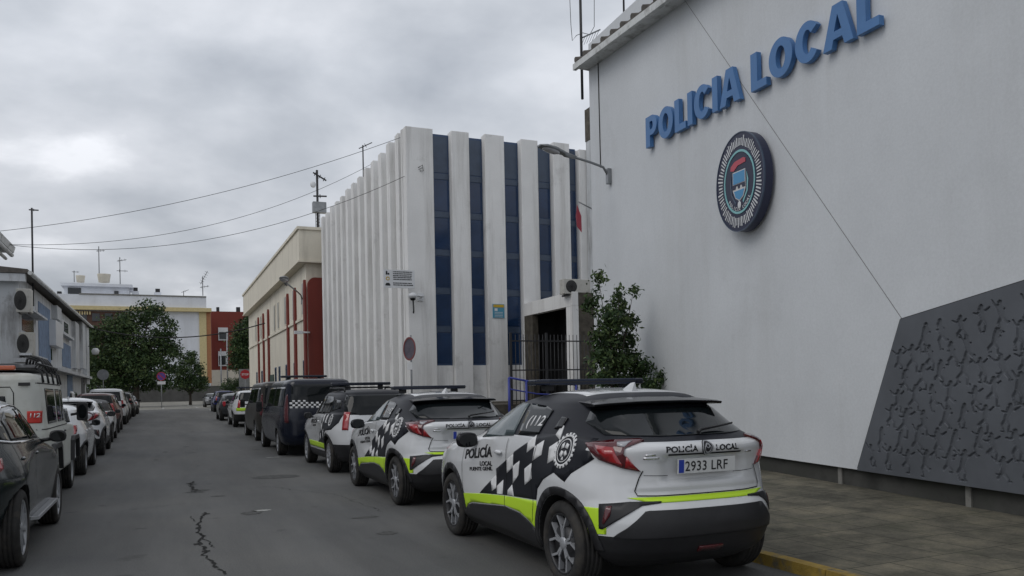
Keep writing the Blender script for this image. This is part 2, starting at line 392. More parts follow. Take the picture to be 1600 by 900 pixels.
mk('paint_dkblue', 'dark navy car paint', (.006,.009,.020), .2, spec=.5)
mk('paint_bronze', 'dark bronze car paint', (.030,.027,.022), .3, spec=.5)
mk('paint_anthracite', 'anthracite car paint', (.010,.016,.018), .2, coat=.35)
mk('paint_cream', 'cream off-road paint', (.56,.57,.53), .45, var=.05, scale=3, stain=(.3,.28,.22,.52,.4), sscale=2)
mk('paint_blue', 'deep blue car paint', (.012,.018,.10), .25, spec=.5)
mk('paint_grey', 'grey car paint', (.13,.135,.14), .3, coat=.6)
mk('paint_maroon', 'dark maroon car paint', (.085,.02,.015), .3, coat=.5)
mk('paint_darkgrey', 'dark grey car paint', (.03,.032,.035), .3, coat=.5)
mk('orange_lamp', 'orange beacon glass', (.5,.09,.02), .2, coat=1)
mk('red_sign', 'red panel', (.55,.03,.02), .4)
# ------------------------------------------------------------------ police crossover (coupe-like hatchback)
CHR_K = [(0.2,-0.475,3.3,0.8),(0.27,-0.635,3.42,0.855),(0.34,-0.725,3.52,0.885),(0.45,-0.785,3.58,0.9),(0.56,-0.795,3.6,0.903),(0.66,-0.765,3.6,0.903),(0.72,-0.72,3.58,0.9),(0.84,-0.69,3.54,0.893),(0.92,-0.69,3.45,0.88),(1.0,-0.705,3.22,0.865),(1.06,-0.73,2.75,0.85),(1.1,-0.745,2.42,0.838),(1.135,-0.735,2.3,0.825),(1.165,-0.665,2.22,0.812),(1.2,-0.56,2.12,0.795),(1.3,-0.335,1.86,0.745),(1.4,-0.15,1.6,0.69),(1.455,-0.03,1.42,0.65),(1.495,0.07,1.24,0.59),(1.525,0.2,1.08,0.5),(1.548,0.38,0.9,0.37),(1.562,0.57,0.76,0.2),(1.568,0.68,0.7,0.03)]
def gs(v, c, s): return np.exp(-((v-c)/s)**2)
def ss(v, a, b): t = np.clip((v-a)/(b-a), 0, 1); return t*t*(3-2*t)
def chr_bulge(x, y, z):
    b = .03*gs(x, -.02, .50)*gs(z, .84, .16)+.015*gs(x, 2.66, .42)*gs(z, .78, .14)
    b -= .055*gs(x, 1.30, .62)*gs(z, .76, .20)+.018*gs(x, 1.3, .8)*gs(z, .42, .1)
    b -= .03*gs(x, -.40, .35)*gs(z, 1.24, .10)
    b += .03*gs(x, -.42, .16)*gs(z, 1.09, .055)
    return b*np.clip(y/.35, 0, 1)
def chr_deform(x, y, z):
    r = ss(-x, .38, .52)
    inn = ss(.37-np.abs(y), 0, .035)*ss(z, .845, .875)*ss(1.068-z, 0, .02)
    x = x+.035*r*inn
    x = x+.012*r*ss(.045-np.abs(z-.775), 0, .03)*ss(.62-np.abs(y), 0, .1)
    return np.c_[x, y, z]
CHR_ME, CHR_BVH = body_mesh('body', CHR_K, .55, nr=lambda z: 3.3, nf=lambda z: 5.5 if z < 1.1 else 5.0, bulge=chr_bulge, nz=120, npt=120, sm=7, deform=chr_deform)

def strip(pts, wd):                      # thin polygon along a 2-D polyline
    P = [Vector((a, b)) for a, b in pts]; l = []; r = []
    for i, p in enumerate(P):
        d = (P[min(i+1, len(P)-1)]-P[max(i-1, 0)]).normalized(); nrm = Vector((-d.y, d.x))*wd/2
        l.append(tuple(p+nrm)); r.append(tuple(p-nrm))
    return [[l[i], l[i+1], r[i+1], r[i]] for i in range(len(P)-1)]
def fit_text(txt, wd, h, **k):
    b = text_bm(txt, h, **k); q = wd/bm_width(b)
    for v in b.verts: v.co.x *= q
    return b
def ring2(cx, cz, r0, r1, n=32, a0=0, a1=360, teeth=0, td=.0):
    out = []
    for k in range(n):
        t0, t1 = math.radians(a0+(a1-a0)*k/n), math.radians(a0+(a1-a0)*(k+1)/n)
        ro = r1+(td if teeth and k % 2 else 0)
        out.append([(cx+r0*math.cos(t0), cz+r0*math.sin(t0)), (cx+r0*math.cos(t1), cz+r0*math.sin(t1)), (cx+ro*math.cos(t1), cz+ro*math.sin(t1)), (cx+ro*math.cos(t0), cz+ro*math.sin(t0))])
    return out
CHR_BODY = None
def make_chr(loc, label, platetxt, livery=True, group=None, cat='car', glass='glass'):
    global CHR_BODY
    if CHR_BODY is None:
        me = CHR_ME.copy(); me.materials.clear(); me.materials.append(M['paint_white']); me.materials.append(M['paint_black']); me.materials.append(M['black_plastic'])
        for f in me.polygons:
            c = f.center
            if c.z > 1.158 or (c.z > 1.085 and c.x > 2.2-4*(c.z-1.085)) and c.z > 1.13: f.material_index = 1
            elif c.z < .305 or (c.z < .47 and c.x < -.2) or c.z < .36 and c.x > 3.1: f.material_index = 2
        CHR_BODY = cut_arches(me, [(0, .345), (2.64, .345)], .385, M['under'])
    t = empty('police_car' if livery else 'parked_car', loc, PI/2, label, cat, group)
    B = CHR_BVH
    cbm = CHR_BODY
    if not livery: cbm = CHR_BODY.copy(); cbm.materials[1] = M['paint_white']
    link_mesh('body', cbm, t)
    P = lambda name, sh, ax, m_, parent=t, **k: panel(name, sh, ax, B, M[m_], parent, **k)
    for s, ax in ((1, 'L'), (-1, 'R')):
        # windows
        P('window', [[(1.84,1.10),(1.50,1.125),(1.05,1.15),(1.02,1.435),(1.25,1.445),(1.42,1.40),(1.62,1.28),(1.76,1.18)]], ax, 'glass_side', off=.008)
        rw = P('window', [[(.94,1.16),(.54,1.185),(.45,1.385),(.62,1.42),(.97,1.44)]], ax, 'glass', off=.008)
        if livery:
            blk = [(.5,1.19),(.69,1.11),(.96,1.01),(.98,.99),(1.13,.93),(1.42,.82),(1.42,.74),(1.53,.70),(1.76,.555),(1.07,.605),(.40,.645),(.37,.74),(.24,.83),(.07,.90),(-.10,.84),(-.16,.91),(-.37,1.035),(-.30,1.13),(-.30,1.18),(.1,1.20)]
            bp = P('livery_panel', [blk], ax, 'paint_black', off=.0035, skirt=.003)
            wh = [[(.98,.88),(.81,.94),(.84,.81),(.99,.72)],[(1.13,.93),(.97,.99),(.98,.87),(1.15,.80)],[(.53,1.08),(.38,1.14),(.36,1.02),(.52,.96)],
                  [(.69,1.11),(.56,1.175),(.53,1.08),(.67,1.02)],[(.25,1.09),(.14,1.14),(.08,1.01),(.21,.96)],[(.68,.88),(.53,.94),(.50,.81),(.67,.74)],
                  [(1.53,.70),(1.42,.76),(1.38,.64),(1.46,.605)],[(1.37,.66),(1.24,.73),(1.20,.60),(1.33,.59)],[(1.09,.65),(1.0,.71),(.92,.615),(1.08,.61)],[(.22,1.19),(.19,1.27),(.155,1.265),(.12,1.155)]]
            P('livery_check', wh, ax, 'white_vinyl', parent=bp, off=.006, skirt=.002)
            gear = ring2(.0, 1.075, .108, .122, 40, teeth=1, td=.017)+ring2(0, 1.075, .085, .092, 30)+[[(-.045,1.09),(-.05,1.125),(-.01,1.135),(.0,1.10)],[(.01,1.10),(.02,1.14),(.05,1.12),(.045,1.085)],[(-.055,1.05),(-.03,1.08),(-.005,1.06),(-.03,1.03)],[(.01,1.02),(.0,1.07),(.035,1.075),(.05,1.04)],[(-.02,1.005),(-.01,1.03),(.01,1.01),(.0,.998)]]
            P('gear_emblem', ring2(0, 1.075, 0.0005, .122, 30), ax, 'paint_black', off=.0065, skirt=.002)
            P('gear_emblem', gear, ax, 'white_vinyl', parent=bp, off=.0085, skirt=.001)
            # lettering reads from the front of the left side, from the rear of the right side
            def T(txt, u0, u1, v0, h, ang, m_, **k):
                if s > 0: P('lettering', fit_text(txt, u0-u1, h, **k), ax, m_, place=(u0, v0, ang, -1), off=.005, skirt=.001, step=.2)
                else: P('lettering', fit_text(txt, u0-u1, h, **k), ax, m_, place=(u1, v0+ang*(u0-u1), -ang, 1), off=.005, skirt=.001, step=.2)
            T('POLIC\u00cdA', 2.20, 1.50, .865, .095, .095, 'ink', bold=.035, shear=.12)
            T('LOCAL', 1.80, 1.51, .822, .043, .07, 'ink', bold=.03)
            T('PUENTE GENIL', 2.05, 1.51, .752, .036, .085, 'ink', bold=.02)
            T2 = lambda txt, u0, u1, v0, h, ang: P('lettering', fit_text(txt, u0-u1, h, bold=.02, shear=.25), ax, 'white_vinyl', parent=rw, place=(u0, v0, ang, -1) if s > 0 else (u1, v0, -ang, 1), off=.011, skirt=.001, step=.2)
            T2('(112', .86, .52, 1.245, .085, .02)
            lime = [(2.27,.50),(1.7,.555),(1.12,.595),(.40,.635),(.405,.53),(.46,.40),(.60,.455),(.78,.495),(1.13,.51),(1.98,.44),(2.10,.41),(2.235,.325)]
            P('lime_band', [lime], ax, 'lime', off=.0045, skirt=.003)
            P('lime_band', [[(-.27,.67),(-.52,.67),(-.50,.48),(-.36,.47)]], ax, 'lime', off=.0045, skirt=.003)
        P('sill_cladding', [[(2.235,.318),(2.10,.40),(1.98,.43),(1.13,.50),(.78,.485),(.60,.445),(.46,.39),(.44,.24),(2.24,.24)]], ax, 'black_plastic', off=.010, skirt=.012)
        for cx, a0, a1 in ((0, -12, 180), (2.64, 0, 192)):
            P('arch_cladding', ring2(cx, .345, .386, .452, 30, a0, a1), ax, 'black_plastic', off=.010, skirt=.012)
        seams = strip([(1.13,1.12),(1.16,.9),(1.13,.5),(1.10,.26)], .007)+strip([(.49,1.16),(.50,1.0),(.52,.82),(.46,.62),(.50,.45)], .006)+strip([(2.23,1.05),(2.26,.8),(2.22,.5)], .007)
        P('door_seam', seams, ax, 'seam', off=.0075, skirt=0)
        h = MB(); h.ball((1.32, s*.872, .985), (.085, .018, .020), 14)
        h.build('door_handle', M['paint_white'], t)
        P('rear_door_handle', [[(.28,1.235),(.17,1.245),(.15,1.325),(.24,1.335)]], ax, 'gloss_black', off=.012, skirt=.01)
        if livery or s > 0: P('fuel_flap' if s > 0 else 'flap_seam', strip([(.06,.955),(.04,.89),(-.07,.88),(-.15,.93)], .004), ax, 'seam', off=.0075, skirt=0)
        mirror_part(t, 1.93, .955, 1.075, M['gloss_black'], (.085, .115, .078), s)
        b5 = 'BL' if s > 0 else 'BR'
        lamp = P('tail_lamp', [[(.375,1.14),(.15,1.165),(-.05,1.175),(-.09,1.165),(.03,1.115),(.04,1.075),(-.075,.945),(.055,.970),(.24,1.035)]], b5, 'dark_red_lamp', off=.016, skirt=.03)
        P('lamp_lens', [[(.275,1.125),(.12,1.115),(.05,.99),(.16,1.02)],[(.02,1.06),(-.055,.96),(.035,.975)]], b5, 'red_lamp', parent=lamp, off=.020, skirt=.004)
        P('lamp_reflector', [[(.10,1.15),(-.01,1.158),(.035,1.12),(.09,1.125)]], b5, 'clear_lamp', parent=lamp, off=.020, skirt=.004)
        fog = P('fog_recess', [[(.235,.70),(-.01,.724),(-.215,.722),(-.215,.710),(-.09,.695),(.205,.515),(.235,.52)]], b5, 'black_plastic', off=.009, skirt=.010)
        P('fog_lamp', [[(.175,.685),(.13,.69),(.14,.62),(.19,.555),(.205,.56)]], b5, 'dark_red_lamp', parent=fog, off=.014, skirt=.004)
        P('headlight', [[(-.10+.02,.93),(.0,.86),(.0,.80),(-.1,.78)]], 'L', 'clear_lamp') if False else None
        for x in (0, 2.64): wheel(t, x, .888*s, side=s, R=.342)
    if livery:
        P('lime_band', [[(.62,.752),(-.62,.752),(-.47,.712),(.47,.712)]], 'B', 'lime', off=.0045, skirt=.003)
        P('lettering', fit_text('POLIC\u00cdA', .27, .040, bold=.03), 'B', 'ink', place=(.355, 1.083, 0, -1), off=.005, skirt=.001, step=.2)
        P('lettering', fit_text('LOCAL', .22, .040, bold=.03), 'B', 'ink', place=(-.075, 1.083, 0, -1), off=.005, skirt=.001, step=.2)
        e2 = P('roundel', ring2(0, 1.105, .0005, .050, 24), 'B', 'ink', off=.008, skirt=.008)
        P('roundel_ring', ring2(0, 1.105, .040, .046, 24)+ring2(0, 1.118, .012, .017, 14)+ring2(0, 1.10, .024, .029, 16), 'B', 'alloy', parent=e2, off=.011, skirt=.002)
        lightbar(t, 1.14, 1.605, 1.17, .155, .055, 1.55)
        P('roof_panel', [[(.22,-.50),(1.22,-.44),(1.22,.44),(.22,.50)]], 'T', 'paint_white', off=.004, skirt=.003, step=.1)
        P('badge', strip([(.50,1.065),(.43,1.068)], .010)+strip([(.51,1.043),(.40,1.043)], .012)+strip([(-.38,1.06),(-.45,1.06)], .010), 'B', 'chrome', off=.006, skirt=.003)
    else:
        e2 = P('roundel', ring2(0, 1.105, .03, .05, 24), 'B', 'chrome', off=.008, skirt=.008)
    P('bumper_panel', [[(.50,.660),(-.50,.660),(-.53,.655),(-.70,.49),(-.72,.462),(.72,.462),(.70,.49),(.53,.655)]], 'B', 'black_plastic', off=.012, skirt=.014)
    P('rear_reflector', [[(.10,.335),(-.12,.335),(-.12,.375),(.10,.375)]], 'B', 'dark_red_lamp', off=.010, skirt=.006)
    P('tailgate_seam', strip([(.505,.95),(.53,.90),(.565,.80),(.55,.765),(.4,.760),(-.4,.760),(-.55,.765),(-.565,.80),(-.53,.90),(-.505,.95)], .008)+strip([(.50,.915),(.30,.905)], .004)+strip([(-.50,.915),(-.30,.905)], .004), 'B', 'seam', off=.007, skirt=0)
    P('plate_recess_shade', strip([(.33,1.065),(-.33,1.065)], .012), 'B', 'seam', off=.004, skirt=0)  # thin dark line painted as the shade along the plate recess's top edge
    P('rear_window', [[(.585,1.395),(.665,1.30),(.64,1.205),(.3,1.192),(-.3,1.192),(-.64,1.205),(-.665,1.30),(-.585,1.395)]], 'B', glass, off=.006, skirt=.004)
    P('windshield', [[(.60,1.42),(.72,1.15),(.5,1.12),(-.5,1.12),(-.72,1.15),(-.60,1.42)]], 'F', 'glass', off=.006, skirt=.004)
    plate(t, platetxt, -.722, 0, .975, tilt=-.06)
    q = MB(); ys = [-.62, -.5, -.25, 0, .25, .5, .62]; top = []
    for y in ys:
        k = (abs(y)/.62)**3; top.append([(.22, y*.96, 1.508-.045*k), (-.06, y, 1.478-.03*k), (-.185+.06*k, y, 1.458-.02*k), (-.175+.06*k, y, 1.438-.02*k), (.05, y*.97, 1.415)])
    vs = [p for r in top for p in r]; n = 5
    q.add(vs, [(i*n+j, i*n+(j+1)%n, (i+1)*n+(j+1)%n, (i+1)*n+j) for i in range(len(ys)-1) for j in range(n)]+[tuple(range(n)), tuple(range((len(ys)-1)*n, len(ys)*n))[::-1]])
    q.build('spoiler', M['gloss_black'], t, bevel=.006)
    f = MB(); f.hexa([(.28,-.03,1.53),(.46,-.03,1.54),(.46,.03,1.54),(.28,.03,1.53)], [(.27,-.004,1.615),(.33,-.006,1.61),(.33,.006,1.61),(.27,.004,1.615)]); f.build('roof_antenna', M['paint_white'], t, bevel=.012)
    wp = MB(); wp.tube([(-.60,-.02,1.215),(-.58,-.06,1.235),(-.50,-.38,1.262)], [.016,.012,.006], 8); wp.tube([(-.545,-.10,1.232),(-.475,-.44,1.270)], .008, 6); wp.build('rear_wiper', M['black_plastic'], t)
    return t
# ------------------------------------------------------------------ the other vehicles
def gz(y): return float(np.interp(y, [0, 20, 30, 45, 75, 95, 118, 135, 200, 600], [0, 0, .06, .22, .33, .42, .55, .80, 1.2, 1.2]))
def box_bulge(wb, a=.02, zc=.72, rec=.02):
    def f(x, y, z): return (a*gs(x, 0, .42)*gs(z, zc, .16)+a*gs(x, wb, .42)*gs(z, zc, .16)-rec*gs(x, wb/2, .7)*gs(z, zc, .2))*np.clip(y/.35, 0, 1)
    return f
TYPES = {}
def deftype(name, K, xc, nr, nf, wb, R, ar, bulge=None, deform=None, sm=6, nz=70, npt=80, **sp):
    me, bvh = body_mesh('body', K, xc, nr, nf, bulge, nz, npt, sm, deform=deform)
    TYPES[name] = dict(me=me, bvh=bvh, wb=wb, R=R, ar=ar, K=K, **sp)
deftype('suv', [(.24,-.66,3.25,.80),(.32,-.76,3.36,.85),(.5,-.84,3.44,.88),(.62,-.85,3.46,.895),(.86,-.83,3.45,.895),(.96,-.80,3.38,.88),(1.03,-.79,3.1,.865),(1.09,-.77,2.45,.845),(1.13,-.76,2.15,.825),(1.3,-.70,1.88,.765),(1.48,-.60,1.55,.70),(1.56,-.54,1.35,.66),(1.605,-.46,1.2,.58),(1.63,-.25,1.0,.42),(1.64,.1,.8,.1)],
    .9, 5, 5.5, 2.67, .345, .39, bulge=box_bulge(2.67, .035, .75, .03),
    win=[('window', [(1.86,1.13),(1.02,1.15),(1.0,1.50),(1.22,1.51),(1.48,1.38)]), ('window', [(.94,1.15),(.14,1.18),(.12,1.42),(.3,1.50),(.92,1.51)]), ('quarter_window', [(.06,1.21),(-.42,1.27),(-.36,1.42),(.04,1.45)])],
    rear=[(.58,1.53),(.66,1.34),(.66,1.20),(.40,1.14),(-.40,1.14),(-.66,1.20),(-.66,1.34),(-.58,1.53)], wind=[(.60,1.54),(.72,1.16),(-.72,1.16),(-.60,1.54)],
    lamp=('BL', [(.06,1.20),(-.07,1.20),(-.09,.86),(.04,.86)]), bump=.58, belt=1.13, plate=(-.835,.82), sill=.40, doors=[1.0, .08], front_lamp=[(.85,.90),(.62,.90),(.60,.78),(.85,.76)], grille=[(.5,.92),(-.5,.92),(-.45,.66),(.45,.66)], mir=(1.82,.97,1.10), topz=1.64)
deftype('hatch', [(.20,-.55,3.12,.78),(.33,-.68,3.28,.84),(.6,-.73,3.34,.868),(.84,-.72,3.30,.865),(.93,-.69,3.10,.85),(.99,-.67,2.6,.83),(1.03,-.65,2.2,.81),(1.2,-.52,1.86,.745),(1.34,-.36,1.55,.68),(1.40,-.22,1.35,.62),(1.44,-.02,1.15,.5),(1.465,.25,.9,.3),(1.475,.5,.75,.06)],
    .8, 3.3, 4.2, 2.55, .315, .355, bulge=box_bulge(2.55, .025, .7, .03),
    win=[('window', [(1.80,1.03),(.98,1.06),(.95,1.37),(1.15,1.37),(1.42,1.27)]), ('window', [(.88,1.06),(.12,1.12),(.25,1.32),(.45,1.36),(.87,1.38)])],
    rear=[(.52,1.37),(.60,1.10),(.40,1.06),(-.40,1.06),(-.60,1.10),(-.52,1.37)], wind=[(.56,1.36),(.70,1.06),(-.70,1.06),(-.56,1.36)],
    lamp=('BL', [(.30,1.02),(.10,1.04),(-.04,.98),(.0,.78),(.12,.76),(.24,.92)]), bump=.36, belt=1.04, plate=(-.73,.62), sill=.28, doors=[.95, .12], front_lamp=[(.83,.80),(.52,.74),(.50,.64),(.83,.64)], grille=[(.42,.60),(-.42,.60),(-.36,.34),(.36,.34)], mir=(1.72,.93,1.02), topz=1.475)
deftype('saloon', [(.20,-.75,3.3,.80),(.33,-.9,3.45,.86),(.6,-1.0,3.52,.885),(.8,-.99,3.48,.885),(.9,-.96,3.3,.87),(.97,-.85,2.8,.84),(1.02,-.35,2.3,.81),(1.15,-.05,1.95,.75),(1.3,.25,1.6,.68),(1.38,.4,1.4,.60),(1.42,.6,1.2,.45),(1.44,.8,1.0,.1)],
    .9, 3.5, 4.0, 2.7, .325, .365, bulge=box_bulge(2.7, .02, .7, .02),
    win=[('window', [(1.85,1.03),(1.02,1.05),(1.0,1.34),(1.25,1.33)]), ('window', [(.94,1.05),(.12,1.08),(.42,1.30),(.93,1.34)])],
    rear=[(.5,1.35),(.66,1.06),(-.66,1.06),(-.5,1.35)], wind=[(.56,1.36),(.72,1.05),(-.72,1.05),(-.56,1.36)],
    lamp=('BL', [(.30,.92),(-.1,.92),(-.1,.76),(.25,.80)]), bump=.34, belt=1.04, plate=(-1.0,.62), sill=.28, doors=[1.0, .12], front_lamp=[(.84,.80),(.50,.76),(.50,.66),(.84,.66)], grille=[(.42,.74),(-.42,.74),(-.36,.42),(.36,.42)], mir=(1.75,.95,1.02), topz=1.44)
deftype('van', [(.28,-.84,4.15,.90),(.36,-.90,4.30,.95),(.5,-.93,4.38,.975),(.9,-.92,4.38,.985),(1.02,-.91,4.30,.98),(1.12,-.90,4.0,.965),(1.2,-.89,3.7,.95),(1.26,-.88,3.5,.935),(1.5,-.86,3.15,.89),(1.8,-.82,2.72,.835),(1.88,-.79,2.55,.80),(1.93,-.70,2.3,.72),(1.955,-.4,1.9,.5),(1.965,.2,1.5,.1)],
    1.0, 8, 6, 3.45, .335, .375, bulge=box_bulge(3.45, .02, .7, .012),
    win=[('window', [(3.25,1.24),(2.30,1.24),(2.30,1.72),(2.62,1.72),(2.95,1.50)]), ('window', [(2.18,1.24),(1.0,1.24),(1.0,1.74),(2.18,1.74)]), ('window', [(.90,1.24),(-.62,1.24),(-.58,1.74),(.90,1.74)])],
    rear=[(.70,1.80),(.76,1.24),(-.76,1.24),(-.70,1.80)], wind=[(.74,1.78),(.84,1.28),(-.84,1.28),(-.74,1.78)],
    lamp=('BL', [(.10,1.50),(.04,1.56),(-.02,1.22),(-.05,.84),(.06,.84),(.11,1.20)]), bump=.52, belt=1.22, plate=(-.935,.78), sill=.38, doors=[2.24, .95], front_lamp=[(.90,1.02),(.62,.94),(.60,.80),(.90,.80)], grille=[(.55,.92),(-.55,.92),(-.5,.5),(.5,.5)], mir=(3.1,1.08,1.22), topz=1.965)
deftype('kangoo', [(.24,-.72,3.2,.80),(.36,-.82,3.36,.86),(.6,-.86,3.42,.905),(.9,-.86,3.38,.91),(1.02,-.85,3.1,.90),(1.1,-.84,2.7,.885),(1.16,-.83,2.4,.87),(1.5,-.79,2.0,.80),(1.68,-.74,1.75,.75),(1.76,-.68,1.6,.68),(1.8,-.45,1.3,.5),(1.815,0,1.0,.1)],
    .9, 7, 5, 2.7, .32, .36, bulge=box_bulge(2.7, .02, .68, .015),
    win=[('window', [(2.0,1.16),(1.08,1.17),(1.06,1.60),(1.35,1.60),(1.62,1.45)]), ('window', [(.98,1.17),(.1,1.18),(.1,1.60),(.97,1.61)]), ('quarter_window', [(.0,1.19),(-.55,1.21),(-.5,1.58),(.0,1.60)])],
    rear=[(.62,1.64),(.68,1.18),(-.68,1.18),(-.62,1.64)], wind=[(.66,1.62),(.78,1.20),(-.78,1.20),(-.66,1.62)],
    lamp=('BL', [(.05,1.22),(-.06,1.22),(-.09,.84),(.04,.84)]), bump=.44, belt=1.14, plate=(-.865,.80), sill=.32, doors=[1.02, .04], front_lamp=[(.86,.92),(.58,.86),(.56,.74),(.86,.72)], grille=[(.45,.72),(-.45,.72),(-.4,.4),(.4,.4)], mir=(2.0,1.0,1.14), topz=1.815)
deftype('big_suv', [(.24,-.70,3.55,.86),(.34,-.80,3.68,.915),(.55,-.87,3.74,.94),(.85,-.86,3.72,.945),(.96,-.83,3.55,.93),(1.04,-.79,3.0,.905),(1.09,-.76,2.55,.885),(1.13,-.73,2.32,.865),(1.3,-.58,1.98,.795),(1.45,-.38,1.66,.725),(1.53,-.15,1.42,.66),(1.575,.10,1.2,.55),(1.60,.35,1.0,.38),(1.61,.6,.85,.08)],
    1.0, 3.4, 4.4, 2.87, .365, .40, bulge=box_bulge(2.87, .035, .78, .045), nz=90, npt=100,
    win=[('window', [(1.98,1.13),(1.02,1.155),(.99,1.475),(1.20,1.475),(1.50,1.37),(1.76,1.24)]), ('window', [(.93,1.155),(.12,1.18),(.16,1.37),(.42,1.455),(.91,1.485)]), ('quarter_window', [(.05,1.185),(-.36,1.225),(-.16,1.32),(.09,1.375)])],
    rear=[(.52,1.5),(.66,1.18),(-.66,1.18),(-.52,1.5)], wind=[(.60,1.50),(.76,1.16),(-.76,1.16),(-.60,1.50)],
    lamp=('BL', [(.34,1.04),(-.1,1.04),(-.1,.90),(.18,.88),(.32,.95)]), bump=.40, belt=1.14, plate=(-.87,.62), sill=.34, doors=[1.0, .06], front_lamp=[(.88,.90),(.56,.86),(.56,.74),(.88,.74)], grille=[(.45,.88),(-.45,.88),(-.4,.56),(.4,.56)], mir=(1.90,1.03,1.14), topz=1.61)
deftype('offroad', [(.46,-.84,3.20,.81),(.50,-.86,3.24,.83),(1.08,-.86,3.24,.83),(1.12,-.86,3.16,.82),(1.15,-.86,2.3,.81),(1.19,-.86,2.06,.80),(1.25,-.85,2.0,.79),(1.70,-.84,1.88,.755),(1.84,-.83,1.84,.735),(1.90,-.80,1.80,.70),(1.935,-.70,1.7,.60),(1.95,-.4,1.5,.3),(1.955,0,1.2,.05)],
    .8, 14, 14, 2.79, .385, .46, nz=70, npt=90, sm=3,
    win=[('window', [(1.90,1.22),(1.38,1.22),(1.38,1.72),(1.80,1.72)]), ('window', [(1.27,1.22),(.78,1.22),(.78,1.72),(1.27,1.72)]), ('window', [(.62,1.22),(-.42,1.22),(-.42,1.72),(.62,1.72)])],
    rear=[(.34,1.62),(.38,1.30),(-.38,1.30),(-.34,1.62)], wind=[(.66,1.74),(.70,1.28),(-.70,1.28),(-.66,1.74)],
    lamp=('B', [(.76,.92),(.70,.92),(.70,.70),(.76,.70)]), bump=0, belt=1.2, plate=(-.87,.62), sill=0, doors=[1.22, .50], front_lamp=[(.70,.98),(.54,.98),(.54,.82),(.70,.82)], grille=[(.42,1.0),(-.42,1.0),(-.42,.7),(.42,.7)], mir=(1.95,1.04,1.35), topz=1.955)
def make_car(kind, loc, label, paint, name='parked_car', cat='car', rz=PI/2, group=None, ptxt=None, top=None, lampmat='red_lamp', wheels='five', clad=True, glass='glass', shell=None):
    S = TYPES[kind]; B = S['bvh']; wb, R = S['wb'], S['R']
    me = S['me'].copy(); me.materials.clear(); me.materials.append(M[paint]); me.materials.append(M[top or paint]); me.materials.append(M['black_plastic'])
    for f in me.polygons:
        c = f.center
        if c.z > S['belt']+.02 and top: f.material_index = 1
        elif c.z < S['sill'] or ((c.z < S['bump']) and (c.x < -.3 or c.x > wb+.4)): f.material_index = 2 if clad else 0
    me = cut_arches(me, [(0, R), (wb, R)], S['ar'], M['under'])
    t = empty(name, loc, rz, label, cat, group); link_mesh('body', me, t)
    P = lambda nm, sh, ax, m_, parent=t, **k: panel(nm, sh, ax, B, M[m_], parent, **k)
    for s, ax in ((1, 'L'), (-1, 'R')):
        for nm, w_ in S['win']: P(nm, [w_], ax, glass, off=.006)
        b5 = {'BL': 'BL' if s > 0 else 'BR', 'B': 'B'}[S['lamp'][0]]
        lp = S['lamp'][1] if s > 0 or b5 != 'B' else [(-a, b) for a, b in S['lamp'][1]][::-1]
        P('tail_lamp', [lp], b5, lampmat, off=.014, skirt=.02)
        fl = [(s*a, b) for a, b in S['front_lamp']]; P('headlight', [fl if s > 0 else fl[::-1]], 'F', 'clear_lamp', off=.008, skirt=.01)
        for dx in S['doors']: P('door_seam', strip([(dx+.02, S['belt']), (dx, (S['belt']+S['sill'])/2), (dx-.03, max(S['sill'], .5)+.02)], .009), ax, 'seam', off=.003, skirt=0)
        for dx in S['doors']:
            xx = dx+.16; y0 = B.ray_cast(Vector((xx, s*3, S['belt']-.14)), Vector((0, -s, 0)))[0]
            if y0: h = MB(); h.ball((xx, y0.y, S['belt']-.14), (.085, .022, .018), 10); h.build('door_handle', M[paint if kind != 'offroad' else 'black_plastic'], t)
        mirror_part(t, *S['mir'], M['black_plastic'], (.075, .09, .07) if kind not in ('van', 'offroad') else (.09, .085, .15), s)
        if clad and S['sill']:
            for cx in (0, wb): P('arch_cladding', ring2(cx, R, S['ar']+.001, S['ar']+.05, 24, 0, 180), ax, 'black_plastic', off=.008, skirt=.01)
        for x in (0, wb): wheel(t, x, (S['K'][3][3]-.012)*s, side=s, R=R, style=wheels, n=32, rimcol='steel_rim' if wheels == 'steel' else None)
    P('rear_window', [S['rear']], 'B', glass, off=.006, skirt=.004)
    P('windshield', [S['wind']], 'F', glass, off=.006, skirt=.004)
    P('grille', [S['grille']], 'F', 'black_plastic', off=.006, skirt=.006)
    px_, pz_ = S['plate']; plate(t, ptxt, px_, 0, pz_)
    if kind not in ('offroad',):
        P('tailgate_seam', strip([(.60, S['bump']+.12), (-.60, S['bump']+.12)], .008), 'B', 'seam', off=.003, skirt=0)
        wp = MB(); g = S['rear']; z0 = min(p[1] for p in g)+.03
        xs = [B.ray_cast(Vector((-5, yy, zz_)), Vector((1, 0, 0)))[0] for yy, zz_ in ((.0, z0), (-.40, z0+.05))]
        wp.tube([xs[0]+Vector((-.03, 0, 0)), xs[1]+Vector((-.025, 0, 0))], .009, 6); wp.build('rear_wiper', M['black_plastic'], t)
    return t
def row_y(y): return gz(y)
